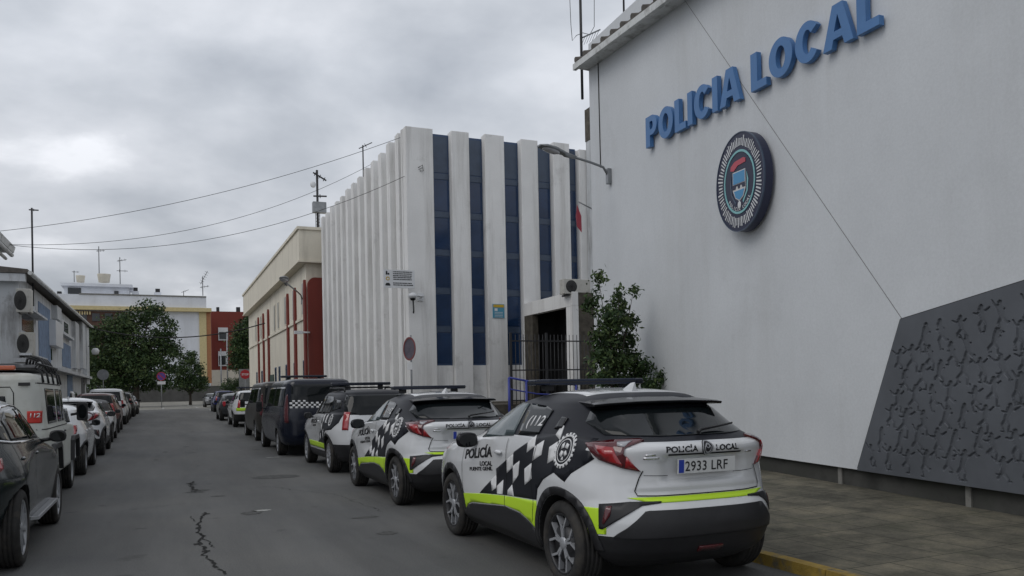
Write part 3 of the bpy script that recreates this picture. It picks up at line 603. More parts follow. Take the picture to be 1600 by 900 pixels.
# ------------------------------------------------------------------ ground, road, pavements
def nodemat(name, build):
    m = bpy.data.materials.new(name); m.use_nodes = True; t = m.node_tree; b = t.nodes['Principled BSDF']
    tc = t.nodes.new('ShaderNodeTexCoord').outputs['Object']
    class H:
        def noise(s, sc, det=5, rg=.6, vec=None, out=0, scale3=None):
            if scale3: mp = t.nodes.new('ShaderNodeMapping'); mp.inputs['Scale'].default_value = scale3; t.links.new(vec or tc, mp.inputs[0]); vec = mp.outputs[0]
            n = t.nodes.new('ShaderNodeTexNoise'); n.inputs['Scale'].default_value = sc; n.inputs['Detail'].default_value = det; n.inputs['Roughness'].default_value = rg; t.links.new(vec or tc, n.inputs['Vector']); return n.outputs[out]
        def ramp(s, v, stops):
            r = t.nodes.new('ShaderNodeValToRGB'); e = r.color_ramp.elements
            while len(e) < len(stops): e.new(.5)
            for q, (p, c) in zip(e, stops): q.position = p; q.color = (*((c,)*3 if isinstance(c, (int, float)) else c), 1)
            t.links.new(v, r.inputs[0]); return r.outputs[0]
        def mix(s, f, a, c, mode='MIX'):
            n = t.nodes.new('ShaderNodeMix'); n.data_type = 'RGBA'; n.blend_type = mode
            for i, v in ((0, f), (6, a), (7, c)):
                if isinstance(v, (int, float)): n.inputs[i].default_value = v if i == 0 else (v, v, v, 1)
                elif isinstance(v, tuple): n.inputs[i].default_value = (*v, 1)
                else: t.links.new(v, n.inputs[i])
            return n.outputs[2]
        def bump(s, v, st, dist=.01):
            n = t.nodes.new('ShaderNodeBump'); n.inputs['Strength'].default_value = st; n.inputs['Distance'].default_value = dist; t.links.new(v, n.inputs['Height']); t.links.new(n.outputs[0], b.inputs['Normal'])
        def brick(s, w_, h_, mortar, c1, c2, cm, off=.5, vec=None, rot=0):
            mp = t.nodes.new('ShaderNodeMapping'); mp.inputs['Rotation'].default_value = (0, 0, rot); t.links.new(vec or tc, mp.inputs[0])
            n = t.nodes.new('ShaderNodeTexBrick'); n.offset = off; n.inputs['Scale'].default_value = 1; n.inputs['Brick Width'].default_value = w_; n.inputs['Row Height'].default_value = h_
            n.inputs['Mortar Size'].default_value = mortar; n.inputs['Mortar Smooth'].default_value = .2; n.inputs['Bias'].default_value = 0
            for k, c in (('Color1', c1), ('Color2', c2), ('Mortar', cm)): n.inputs[k].default_value = (*c, 1)
            t.links.new(mp.outputs[0], n.inputs['Vector']); return n.outputs
    h = H(); h.t = t; h.b = b; h.tc = tc; b.inputs['Roughness'].default_value = .9
    build(h); return m
def _asph(h):
    big = h.ramp(h.noise(.35, 5, .6), [(.3, (.088,.090,.090)), (.5, (.108,.108,.104)), (.72, (.122,.120,.112))])
    lane = h.ramp(h.noise(.8, 6, .65, scale3=(1, .12, 1)), [(.40, .80), (.62, 1.12)])
    c = h.mix(1.0, big, lane, 'MULTIPLY')
    grain = h.ramp(h.noise(60, 4, .7), [(.3, .70), (.7, 1.28)])
    c = h.mix(1.0, c, grain, 'MULTIPLY')
    fine = h.ramp(h.noise(240, 2, .8), [(.62, 1.0), (.72, 1.55)]); c = h.mix(1.0, c, fine, 'MULTIPLY')
    spots = h.ramp(h.noise(2.2, 3, .5), [(.26, .55), (.34, 1.0)])
    c = h.mix(.8, c, spots, 'MULTIPLY')
    h.t.links.new(c, h.b.inputs['Base Color']); h.b.inputs['Roughness'].default_value = .82; h.bump(h.noise(95, 3, .7), .35, .006)
M['asphalt'] = nodemat('worn asphalt', _asph)
def _pave(h):
    br = h.brick(.42, .62, .007, (.160,.149,.120), (.118,.112,.092), (.040,.040,.028), .5, rot=math.radians(0))
    st = h.ramp(h.noise(1.6, 8, .75), [(.34, (.38,.38,.33)), (.50, (.85,.83,.76)), (.66, (1.35,1.28,1.10))])
    c = h.mix(1.0, br[0], st, 'MULTIPLY')
    c = h.mix(1.0, c, h.ramp(h.noise(35, 5, .7), [(.3, .78), (.7, 1.2)]), 'MULTIPLY')
    moss = h.ramp(h.noise(1.7, 7, .7), [(.52, 0.0), (.66, 1.0)])
    c = h.mix(h.mix(1.0, moss, .35, 'MULTIPLY'), c, (.06,.065,.035))
    h.t.links.new(c, h.b.inputs['Base Color']); h.bump(br[1], -.6, .01)
M['paving'] = nodemat('old paving slabs', _pave)
M['kerb_yellow'] = mat('worn yellow kerb paint', (.30,.20,.035), .8, var=.25, scale=8, stain=(.13,.12,.09,.48,.9), sscale=7, bump=.4)
M['kerb_grey'] = mat('kerb concrete', (.2,.195,.18), .9, var=.2, scale=5, stain=(.08,.08,.07,.5,.6), sscale=4)
M['earth'] = mat('pale ground', (.14,.135,.12), .95, var=.2, scale=.5)
def sheet(name, xs, ys, zf, mt, kind='structure', sub=1):
    b = MB(); vs = [(x, y, zf(x, y)) for y in ys for x in xs]; n = len(xs)
    b.add(vs, [(j*n+i, j*n+i+1, (j+1)*n+i+1, (j+1)*n+i) for j in range(len(ys)-1) for i in range(n-1)]); o = b.build(name, mt); o['kind'] = kind; return o
YS = [-25, 0, 20, 30, 45, 60, 75, 95, 118, 135, 200, 600]
sheet('ground', [-400, -60, -8, 30, 400], YS, lambda x, y: gz(y)-.03, M['earth'])
sheet('road', [-3.45, 4.82], [-25, 0, 20, 30, 45, 60, 75, 84], lambda x, y: gz(y), M['asphalt'])
M['plaza'] = mat('pale worn concrete', (.23,.22,.19), .9, var=.3, scale=.5, stain=(.12,.115,.10,.5,.6), sscale=.4)
sheet('cross_road', [-60, 60], [84.004, 95, 118, 134.9], lambda x, y: gz(y), M['plaza'])
def rise(x, y): return .09+gz(y)*(1 if y > 20 else 0)+float(np.interp(x, [5.2, 8.5], [0, 1]))*float(np.interp(y, [5.8, 10, 16], [.035, .155, .33]))*(1 if y <= 20 else .0)
sheet('pavement_right', [4.93, 6.5, 8.6, 18], [-25, 0, 5.8, 10, 16, 19.9], rise, M['paving'])
sheet('pavement_beyond', [4.93, 8.6, 18], [19.9, 30, 45, 75, 83.9], lambda x, y: gz(y)+.09, M['paving'])
sheet('pavement_left', [-9, -3.6], [-25, 0, 20, 30, 45, 75, 83.9], lambda x, y: gz(y)+.09, M['paving'])
def kerb(name, x0, x1, y0, y1, mt):
    b = MB(); ys = list(np.arange(y0, y1, 1.0))+[y1]
    for a, c in zip(ys[:-1], ys[1:]):
        c = c-.008; b.hexa([(x0,a,gz(a)-.02),(x1,a,gz(a)-.02),(x1,c,gz(c)-.02),(x0,c,gz(c)-.02)], [(x0+(.015 if x0 > 0 else 0),a,gz(a)+.094),(x1-(.015 if x0 < 0 else 0),a,gz(a)+.094),(x1-(.015 if x0 < 0 else 0),c,gz(c)+.094),(x0+(.015 if x0 > 0 else 0),c,gz(c)+.094)])
    o = b.build(name, mt); o['kind'] = 'structure'
kerb('kerb_yellow', 4.80, 4.93, -3, 12, M['kerb_yellow']); kerb('kerb_right', 4.80, 4.93, 12.004, 83.9, M['kerb_grey']); kerb('kerb_near', 4.80, 4.93, -25, -3.004, M['kerb_grey']); kerb('kerb_left', -3.6, -3.43, -25, 83.9, M['kerb_grey'])
M['crack'] = mat('road crack', (.018,.018,.017), 1); M['patch'] = mat('dark road patch', (.075,.075,.072), .95, var=.3, scale=12); M['line_white'] = mat('worn road paint', (.42,.42,.40), .8, var=.2, scale=9, stain=(.14,.14,.13,.46,.85), sscale=5)

random.seed(4)
def crack(pts, w0, seed=1, name='road_crack'):
    random.seed(seed); P = [onZ(*p)[:2] for p in pts]; L_ = []; wk = 0.0
    for a, b in zip(P[:-1], P[1:]):
        n = max(2, int(np.linalg.norm(b-a)/.06))
        for k in range(n):
            q = a+(b-a)*k/n; wk = .8*wk+random.gauss(0, .014); L_.append((q[0]+wk, q[1]+random.gauss(0, .012)))
    b = MB()
    for i in range(len(L_)-1):
        if random.random() < .02: continue
        p, q = Vector(L_[i]), Vector(L_[i+1]); wd = w0*random.uniform(.35, 1.5)*(1+2*(random.random() < .07)); d = (q-p).normalized(); nn_ = Vector((-d.y, d.x))*wd/2; q = q+d*.015
        b.add([(p.x-nn_.x, p.y-nn_.y, .004), (p.x+nn_.x, p.y+nn_.y, .004), (q.x+nn_.x, q.y+nn_.y, .004), (q.x-nn_.x, q.y-nn_.y, .004)], [(0,1,2,3)])
    return b
cb = crack([(346,898),(330,872),(316,835),(306,815),(319,800)], .026, 2); c2 = crack([(306,770),(302,762),(300,752)], .04, 3); c3 = crack([(272,665),(276,672),(270,668)], .05, 5); c4 = crack([(200,797),(300,786)], .007, 7)
c5 = crack([(316,835),(322,845),(326,858)], .012, 12); c6 = crack([(306,815),(296,806)], .010, 13); c7 = crack([(410,760),(520,772),(600,800)], .005, 15)
cr = MB()
for q in (cb, c2, c3, c4, c5, c6, c7): cr.add(q.v, q.f)
o = cr.build('road_cracks', M['crack'], recalc=False); o['kind'] = 'structure'
def blob(name, cx, cy, rx, ry, mt, z=.004, jag=.12, n=28, seed=3):
    random.seed(seed); b = MB(); b.add([(cx+rx*math.cos(2*PI*k/n)*(1+random.uniform(-jag, jag)), cy+ry*math.sin(2*PI*k/n)*(1+random.uniform(-jag, jag)), gz(cy)+z) for k in range(n)], [tuple(range(n))]); o = b.build(name, mt, recalc=False); o['kind'] = 'structure'; return o
q = onZ(432, 745); blob('road_patch', q[0], q[1], .42, .36, M['patch'])
for i, (x, y) in enumerate(((428,715),(440,662),(408,798))):
    q = onZ(x, y); blob('paint_dash', q[0], q[1], (.22,.45,.12)[i], .07, M['line_white'], jag=.2, seed=9+i, z=.004)
for i in range(16):
    random.seed(50+i); blob('road_stain', random.uniform(-1, 2.6), random.uniform(4, 40), random.uniform(.03, .16), random.uniform(.04, .2), M['patch'], jag=.35, seed=60+i, z=.003+.0005*(i % 3))

for (x0, x1, y0, y1) in ((-3.2, 4.4, 85.0, 85.8), (.1, .35, 86.2, 93), (3.3, 3.55, 86.2, 93), (.1, 3.55, 93.2, 94.2), (-12, 14, 104, 105), (2.4, 3.6, 78, 78.3), (3.9, 4.1, 70, 77)):
    sheet('road_marking', [x0, x1], [y0, y1], lambda x, y: gz(y)+.012, M['line_white'])

# ------------------------------------------------------------------ wall materials
def wallmat(name, col, dirt=(.3,.29,.26), amt=.4, sc=.5, streak=(1,1,.10), rough=.85, bump=.15, grain=.05):
    def f(h):
        c = h.ramp(h.noise(.6, 5, .6), [(.3, tuple(x*.93 for x in col)), (.7, tuple(min(1, x*1.05) for x in col))])
        s = h.ramp(h.noise(sc*2.2, 8, .7, scale3=streak), [(.50, 0.0), (.70, 1.0)])
        c = h.mix(h.mix(1.0, s, amt, 'MULTIPLY'), c, dirt)
        s2 = h.ramp(h.noise(sc, 8, .75), [(.58, 0.0), (.72, 1.0)])
        c = h.mix(h.mix(1.0, s2, amt*.7, 'MULTIPLY'), c, tuple(x*.7 for x in dirt))
        c = h.mix(1.0, c, h.ramp(h.noise(30, 4, .7), [(.3, 1-grain), (.7, 1+grain)]), 'MULTIPLY')
        h.t.links.new(c, h.b.inputs['Base Color']); h.b.inputs['Roughness'].default_value = rough; h.bump(h.noise(70, 3, .6), bump, .01)
    return nodemat(name, f)
M['render_white'] = wallmat('smooth white render', (.63,.65,.67), (.44,.44,.43), .28, .35)
M['fin_white'] = wallmat('weathered white concrete', (.78,.775,.76), (.25,.23,.20), .42, .8, (1,1,.07))
M['cream_wall'] = wallmat('cream render', (.72,.67,.56), (.28,.25,.19), .4, .6)
M['red_wall'] = wallmat('oxide red render', (.19,.035,.025), (.08,.03,.025), .4, .6)
M['left_white'] = wallmat('blotchy white house wall', (.58,.60,.62), (.14,.13,.12), .75, .9, (1,1,.16))
M['apt_white'] = wallmat('apartment white render', (.72,.74,.78), (.45,.44,.42), .3, .2)
M['yellow_wall'] = mat('yellow render band', (.60,.50,.27), .85, var=.1); M['brick_brown'] = mat('brown brick', (.10,.055,.04), .9, var=.3, scale=3); M['orange_wall'] = mat('ochre render', (.38,.17,.08), .9, var=.1)
M['concrete_dark'] = mat('dark granite skirting', (.055,.055,.05), .8, var=.4, scale=3, stain=(.02,.024,.016,.5,.7), sscale=1.5)
M['stone'] = mat('rough brown stone cladding', (.075,.066,.052), .9, var=.45, scale=4, bump=.6, bscale=14)
M['relief'] = mat('dark grey cast relief', (.098,.106,.120), .55, var=.16, scale=1.6)
M['letter_blue'] = mat('blue painted letters', (.065,.18,.40), .45, var=.08, scale=2)
M['navy'] = mat('navy sign face', (.014,.018,.05), .4); M['teal'] = mat('pale teal ring', (.23,.50,.52), .4); M['sky_blue'] = mat('light blue enamel', (.07,.28,.52), .4); M['sign_red'] = mat('crest red', (.50,.07,.10), .4)
M['sign_white'] = mat('white sign face', (.66,.67,.68), .4, var=.04); M['grey_metal'] = mat('galvanised metal', (.26,.27,.28), .45, metal=.6, var=.2); M['dark_metal'] = mat('dark metal', (.03,.03,.032), .5, metal=.3)
M['gutter'] = mat('white gutter', (.62,.63,.62), .6, var=.12, scale=5, stain=(.2,.19,.17,.5,.7), sscale=3); M['tile'] = mat('grey roof tile', (.11,.10,.09), .9, var=.3, scale=6)
M['win_blue'] = mat('blue curtain glass', (.011,.034,.090), .12, spec=.45, var=.25, scale=1.2); M['frame_blue'] = mat('blue window frame', (.035,.07,.15), .4); M['spandrel'] = mat('grey blue spandrel', (.05,.075,.12), .35, var=.15, scale=3)
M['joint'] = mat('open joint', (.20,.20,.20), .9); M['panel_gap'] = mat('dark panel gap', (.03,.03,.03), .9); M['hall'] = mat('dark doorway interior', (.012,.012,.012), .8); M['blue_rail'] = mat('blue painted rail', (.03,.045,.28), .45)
M['window_dark'] = mat('dark window pane', (.02,.024,.028), .08, spec=.6); M['shutter'] = mat('green shutter', (.03,.06,.045), .7); M['blue_grey'] = mat('faded blue paint', (.17,.24,.36), .8, var=.2, scale=3, stain=(.08,.1,.13,.5,.5), sscale=2)
M['ac_body'] = mat('air conditioner casing', (.50,.49,.45), .5, var=.1, stain=(.2,.18,.15,.5,.5), sscale=4); M['cable'] = mat('black cable', (.012,.012,.012), .7); M['paper'] = mat('white notice', (.62,.62,.62), .8); M['amber'] = mat('yellow notice', (.5,.33,.02), .6); M['purple'] = mat('faded blue sign face', (.10,.05,.26), .5); M['faded_red'] = mat('faded red sign rim', (.20,.05,.05), .6, var=.3, scale=8); M['dull_sign'] = mat('weathered sign face', (.10,.085,.11), .6, var=.3, scale=6); M['stop_red'] = mat('stop sign red', (.42,.02,.03), .5)
M['plate_cyan'] = mat('cyan notice plate', (.06,.26,.38), .4)
# ------------------------------------------------------------------ police station
WN = np.array([1, -.05, 0]); 
def WP(px_, py_, out=0.0): return onp(px_, py_, (8.0-out, 0, 0), WN)         # point on the facade plane
def W(y, z, out=0.0): return (8.0+.05*y-out, y, z)
ps = empty('police_station', W(6, 0), 0, 'tall white police station with blue lettering and a dark relief panel', 'building')
def on_ps(o): o.parent = ps; o.matrix_parent_inverse = ps.matrix_world.inverted() if False else Matrix.Translation(-ps.location); return o
zb = lambda y: .372+(y-5.78)*.0242
zt = 9.15
f = MB(); poly = [W(-6, zb(-6)), W(15.82, zb(15.82)), W(15.82, zt), W(-6, zt)]
f.prism(poly, (.22, -.011, 0)); on_ps(f.build('wall', M['render_white']))
f = MB(); f.hexa([W(-6, -.1, -.14), W(15.80, -.1, -.14), (19, 15.80, -.1), (19, -6, -.1)], [W(-6, zt-.01, -.23), W(15.80, zt-.01, -.23), (19, 15.80, zt-.01), (19, -6, zt-.01)]); on_ps(f.build('wall_core', M['render_white']))
f = MB(); f.prism([W(-6, -.1, -.07), W(15.81, -.1, -.07), W(15.81, zb(15.81)+.05, -.07), W(-6, zb(-6)+.05, -.07)], (.06, 0, 0)); on_ps(f.build('skirting', M['concrete_dark']))
for y in (8.49, 6.49, 4.4, 11.2):
    f = MB(); f.prism([W(y-.035, 0, -.045), W(y+.035, 0, -.045), W(y+.035, zb(y)-.004, -.045), W(y-.035, zb(y)-.004, -.045)], (.03, 0, 0)); on_ps(f.build('skirting_post', M['kerb_grey']))
f = MB(); a_, b_ = (11.96, 8.37), (7.32, 2.335); dv = Vector((a_[0]-b_[0], a_[1]-b_[1])).normalized(); a_ = (b_[0]+dv.x*8.2, b_[1]+dv.y*8.2); nv = Vector((-dv.y, dv.x))*.005
f.prism([W(b_[0]-nv.x, b_[1]-nv.y, .001), W(a_[0]-nv.x, a_[1]-nv.y, .001), W(a_[0]+nv.x, a_[1]+nv.y, .001), W(b_[0]+nv.x, b_[1]+nv.y, .001)], (.01, 0, 0)); on_ps(f.build('wall_joint', M['joint']))
f = MB(); f.tube([W(15.35, 8.9, .012), W(15.33, 6.3, .012)], .010, 6); on_ps(f.build('wall_cable', M['cable']))
# relief panel: a fine height field with running figures pressed into it
def relief():
    rnd = np.random.RandomState(8); dx = .009; y0, y1, z0, z1 = 1.6, 8.14, .22, 3.36
    ny, nz_ = int((y1-y0)/dx), int((z1-z0)/dx); Y = y0+np.arange(ny+1)*dx; Z = z0+np.arange(nz_+1)*dx; YY, ZZ = np.meshgrid(Y, Z, indexing='ij'); D = np.full(YY.shape, 9.0)
    tline = lambda y: 2.335+(7.32-y)*.16
    def cap(ax, az, bx, bz, ra, rb):
        lo_y, hi_y = min(ax, bx)-.12, max(ax, bx)+.12; lo_z, hi_z = min(az, bz)-.12, max(az, bz)+.12
        i0, i1 = np.searchsorted(Y, [lo_y, hi_y]); j0, j1 = np.searchsorted(Z, [lo_z, hi_z])
        if i1 <= i0 or j1 <= j0: return
        y = YY[i0:i1, j0:j1]-ax; z = ZZ[i0:i1, j0:j1]-az; vx, vz = bx-ax, bz-az; t = np.clip((y*vx+z*vz)/(vx*vx+vz*vz+1e-9), 0, 1)
        D[i0:i1, j0:j1] = np.minimum(D[i0:i1, j0:j1], np.hypot(y-t*vx, z-t*vz)-(ra+(rb-ra)*t))
    for row in range(7):
        nfig = 24
        for k in range(nfig):
            y = 1.75+k*.262+rnd.uniform(-.05, .05)+(.13 if row % 2 else 0); z = (zb(y)+.24)+(tline(y)-.27-zb(y)-.24)*(1-row/6.0)+rnd.uniform(-.05, .04); hh = rnd.uniform(.27, .35); 
            if z+hh*.6 > tline(y)-.04 or z-hh*.55 < .40+(y-5.78)*.0242 or y > 7.32+(2.33-z)*.403-.15: continue
            if row > 6 and y > 5.6 and rnd.rand() < .6: continue
            d = 1; ln = rnd.uniform(-.04, .05); hip = (y, z-.02); neck = (y-ln, z+hh*.27); s = hh
            cap(*hip, *neck, s*.085, s*.115); cap(neck[0]-.005, neck[1]+s*.13, neck[0]-.01, neck[1]+s*.14, s*.075, s*.075)
            pz = rnd.randint(5)
            A = [(.5,-.35,-.30,-.42),(.32,-.1,-.40,-.30),(.2,-.45,-.15,-.45),(.6,-.25,-.2,-.5),(.1,-.5,-.35,-.2)][pz]
            for (ox, oz, bend) in ((A[0]*.45, A[1], .10), (A[2]*.5, A[3], -.08)):
                kx, kz = hip[0]+ox*s*.6+bend*s, hip[1]-s*.22; fx, fz = hip[0]+ox*s, hip[1]+oz*s*1.05
                cap(*hip, kx, kz, s*.06, s*.045); cap(kx, kz, fx, fz, s*.045, s*.03); cap(fx, fz, fx-.035*(1 if rnd.rand() < .7 else -1), fz+.004, s*.03, s*.02)
            B_ = [(.35,-.02,-.3,.0),(.25,.2,-.2,-.12),(.4,.12,-.35,.1),(.12,-.2,-.18,-.15),(.3,-.12,-.38,.05)][rnd.randint(5)]
            for (ox, oz) in ((B_[0], B_[1]), (B_[2], B_[3])):
                ex, ez = neck[0]+ox*s*.5, neck[1]+oz*s*.5-s*.06; cap(*neck, ex, ez, s*.042, s*.034); cap(ex, ez, neck[0]+ox*s, neck[1]+oz*s+.01, s*.034, s*.024)
    dep = -.024*(1-np.clip((D+.003)/.006, 0, 1))+.0015*rnd.randn(*D.shape)*0
    ok = (ZZ <= tline(YY)+1e-6) & (YY <= 7.32+(2.335-ZZ)*(8.08-7.32)/(2.335-.45)+1e-6)
    lim = lambda z: 7.32+(2.335-z)*(8.08-7.32)/(2.335-.45)
    vs = []; idx = -np.ones(D.shape, int)
    zbl = zb(Y)
    Zc = np.maximum(np.minimum(ZZ, tline(YY)), zb(YY)+.0); Yc = np.minimum(YY, lim(Zc)); Zc = np.minimum(Zc, tline(Yc))
    o = .040+dep
    fs = []
    keep = (ZZ[:-1, :-1] < tline(YY[:-1, :-1])) & (YY[:-1, :-1] < lim(ZZ[:-1, 1:])) & (ZZ[1:, 1:] > zb(YY[1:, 1:]))
    V = np.stack([8.0+.05*Yc-o, Yc, Zc], -1).reshape(-1, 3); nc = nz_+1
    ii, jj = np.nonzero(keep); q = ii*nc+jj; F = np.stack([q, q+1, q+nc+1, q+nc], -1)
    used = np.unique(F); remap = np.zeros(len(V), int); remap[used] = np.arange(len(used))
    me = bpy.data.meshes.new('relief_panel'); me.from_pydata(V[used].tolist(), [], remap[F].tolist()); me.materials.append(M['relief'])
    for p in me.polygons: p.use_smooth = False
    return on_ps(link_mesh('relief_panel', me))
rp = relief()
f = MB()
L1, L2, L3 = (8.08, .455), (7.32, 2.335), (1.6, 2.335+5.72*.16)
for (p, q) in ((L1, L2), (L2, L3)):
    d = Vector((q[0]-p[0], q[1]-p[1])).normalized(); n_ = Vector((-d.y, d.x))*.010*-1; e0 = d*.004
    f.prism([W(p[0], p[1], .034), W(q[0], q[1], .034), W(q[0]+n_.x, q[1]+n_.y, .034), W(p[0]+n_.x, p[1]+n_.y, .034)], (.030, 0, 0))
g_ = f.build('panel_edge', M['panel_gap']); on_ps(g_)
f = MB(); f.prism([W(1.6, zb(1.6)-.002, .036), W(8.08, zb(8.08)-.002, .036), W(8.08, zb(8.08)+.012, .036), W(1.6, zb(1.6)+.012, .036)], (.034, 0, 0)); on_ps(f.build('panel_foot', M['relief']))
# eave and gutter
E0, E1 = WP(895, 110, .38), WP(1040, 2, .38); es = (E1[2]-E0[2])/(E1[1]-E0[1]); ez = lambda y: E0[2]+es*(y-E0[1])
def EP(y, dz, out): return (8.0+.05*y-out, y, ez(y)+dz)
ya, yb = -6.0, E0[1]
for nm, prof, mt in (('gutter', [(.38,0),(.38,.13),(.34,.15),(.27,.15),(.27,.03),(.30,.0)], 'gutter'), ('soffit', [(.265,.05),(.265,.16),(-.3,.20),(-.3,.03)], 'gutter'), ('roof', [(.33,.155),(.33,.20),(-8,2.6),(-8,2.4)], 'tile')):
    f = MB(); A_ = [EP(ya, dz, o_) for o_, dz in prof]; B_ = [EP(yb, dz, o_) for o_, dz in prof]; n_ = len(prof)
    f.add(A_+B_, [tuple(range(n_))[::-1], tuple(range(n_, 2*n_))]+[(i, (i+1)%n_, n_+(i+1)%n_, n_+i) for i in range(n_)]); on_ps(f.build(nm, M[mt]))
f = MB(); y = yb-.12
while y > 2: f.tube([EP(y, .19, .36), EP(y, .32, -.2)], .07, 8); y -= .42
q = on_ps(f.build('ridge_tiles', M['tile'])); q['kind'] = 'part'; del q['kind']
# lettering
sg = empty('wall_lettering', W(10.4, 6.1, .06), 0, 'large raised blue capital letters reading POLICIA LOCAL high on the white wall', 'sign')
def glyph(ch):
    s_ = .25
    def ring(w_, a0, a1, n=26, x0=0):
        out = []; rx, ry = w_/2, .5
        for k in range(n):
            t0, t1 = math.radians(a0+(a1-a0)*k/n), math.radians(a0+(a1-a0)*(k+1)/n)
            P = lambda t, o: (x0+rx+(rx-o)*math.cos(t), .5+(ry-o*.82)*math.sin(t))
            out.append([P(t0, s_), P(t0, 0), P(t1, 0), P(t1, s_)])
        return out, w_
    if ch == 'O': return ring(.84, 0, 360, 36)
    if ch == 'C': return ring(.80, 38, 322)
    if ch == 'I': return [[(0,0),(s_,0),(s_,1),(0,1)]], s_
    if ch == 'L': return [[(0,0),(.60,0),(.60,.21),(s_,.21),(s_,1),(0,1)]], .60
    if ch == 'P':
        q = [[(0,0),(s_,0),(s_,.36),(s_,.55),(s_,.81),(s_,1),(0,1)], [(s_,.81),(.38,.81),(.38,1),(s_,1)], [(s_,.36),(.38,.36),(.38,.55),(s_,.55)]]
        for k in range(12):
            t0, t1 = -PI/2+PI*k/12, -PI/2+PI*(k+1)/12; P = lambda t, ra, rb: (.38+ra*math.cos(t), .68+rb*math.sin(t))
            q.append([P(t0,.06,.13), P(t0,.30,.32), P(t1,.30,.32), P(t1,.06,.13)])
        return q, .68
    if ch == 'A':
        W_ = .90; c = W_/2; e = lambda y, o: o+(c-.13-0)*y
        L_ = [(0,0),(.26,0),(.26+.19*.2/.8*1.0+.01,.20),(.34,.38),(c,.76),(c,1),(c-.15,1)]; R_ = [(W_-x, y) for x, y in L_][::-1]
        return [L_, R_, [(L_[2][0],.20),(W_-L_[2][0],.20),(W_-.34,.38),(.34,.38)]], W_
def W_letters(word, ya_, yb_, h):
    gl = []; x = 0
    for ch in word: q, w_ = glyph(ch); gl.append((q, x)); x += w_+.10
    k = (ya_-yb_)/(x-.10)
    for q, x0 in gl:
        bm = bmesh.new()
        for poly in q: bm.faces.new([bm.verts.new((a, b, 0)) for a, b in poly])
        bmesh.ops.remove_doubles(bm, verts=bm.verts, dist=1e-4); big = [f for f in bm.faces if len(f.verts) > 4]
        if big: bmesh.ops.triangulate(bm, faces=big)
        r = bmesh.ops.extrude_face_region(bm, geom=bm.faces[:])
        for v in [g for g in r['geom'] if isinstance(g, bmesh.types.BMVert)]: v.co.z += .085
        for v in bm.verts:
            yy = ya_-(x0+v.co.x)*k; z_ = 6.10-(13.33-yy)*.0153+v.co.y*h; v.co = Vector(W(yy, z_, .03+v.co.z))-Vector(sg.location)
        bmesh.ops.recalc_face_normals(bm, faces=bm.faces); me = bpy.data.meshes.new('letter'); bm.to_mesh(me); bm.free(); me.materials.append(M['letter_blue']); link_mesh('letter', me, sg)
W_letters('POLICIA', 13.22, 10.30, .57); W_letters('LOCAL', 10.02, 7.47, .57)
# badge
bc = WP(1155.5, 284, .22); bd = empty('police_badge', tuple(bc), math.atan2(1, .05)+PI, 'oval navy badge with ray ring and small crest, fixed below the blue lettering', 'sign')
def oval(name, r0, r1, z0, z1, mt, parent=bd, rays=None, n=72):
    b = MB()
    def P(r, a, z): return (.605*r*math.sin(a), -z, .765*r*math.cos(a))
    if rays:
        rnd = random.Random(5)
        for k in range(rays):
            a = 2*PI*k/rays; w_ = .022 if k % 2 else .014; ro = r1-(rnd.uniform(0, .07)); ri_ = r0+rnd.uniform(0, .03)
            b.hexa([P(ri_, a-w_, z0), P(ro, a-w_*.8, z0), P(ro, a+w_*.8, z0), P(ri_, a+w_, z0)], [P(ri_, a-w_, z1), P(ro, a-w_*.8, z1), P(ro, a+w_*.8, z1), P(ri_, a+w_, z1)])
    else:
        prof = [(r0, z0), (r1, z0), (r1, z1), (r0, z1)]
        vs = [P(r, 2*PI*k/n, z) for r, z in prof for k in range(n)]; b.add(vs, [(i*n+k, i*n+(k+1)%n, ((i+1)%4)*n+(k+1)%n, ((i+1)%4)*n+k) for i in range(4) for k in range(n)])
    return b.build(name, M[mt], parent)
oval('badge_body', .001, 1.0, -.16, 0, 'navy'); oval('badge_rim', .985, 1.003, -.02, .008, 'spandrel'); oval('ray_ring', .70, .93, .001, .008, 'sign_white', rays=76); oval('inner_ring', .60, .645, .001, .010, 'teal'); oval('crest_field', .001, .58, .001, .006, 'navy')
def flat(name, pts, mt, z=.012, parent=bd):
    b = MB(); b.prism([(x, -.007, zz_) for x, zz_ in pts], (0, -(z-.007), 0)); return b.build(name, M[mt], parent)
flat('crest_shield', [(-.16,.17),(.16,.17),(.16,-.12),(.10,-.24),(0,-.30),(-.10,-.24),(-.16,-.12)], 'paper', .010)
flat('crest_shield_top', [(-.145,.155),(.145,.155),(.145,-.02),(-.145,-.02)], 'sky_blue', .014); flat('crest_shield_base', [(-.13,-.13),(.13,-.13),(.09,-.23),(0,-.28),(-.09,-.23)], 'sky_blue', .014)
flat('crest_bridge', [(-.15,-.03),(-.15,-.10),(-.09,-.10),(-.07,-.055),(-.03,-.055),(-.02,-.10),(.02,-.10),(.03,-.055),(.07,-.055),(.09,-.10),(.15,-.10),(.15,-.03)], 'navy', .017)
flat('crest_crown', [(-.21,.21),(-.20,.27),(-.10,.33),(.12,.35),(.17,.33),(.17,.27),(-.02,.255),(-.13,.19)], 'sign_red', .014)
for s in (-1, 1): flat('crest_branch', [(s*.19,.12),(s*.23,.0),(s*.21,-.18),(s*.10,-.34),(s*.085,-.31),(s*.185,-.17),(s*.20,0)], 'spandrel' if s < 0 else 'teal', .012)
b = MB(); b.ball((0, -.012, -.36), (.045, .008, .06), 12); b.build('crest_seal', M['sign_white'], bd)
txt = 'POLICIA LOCAL'; bmj = bmesh.new()
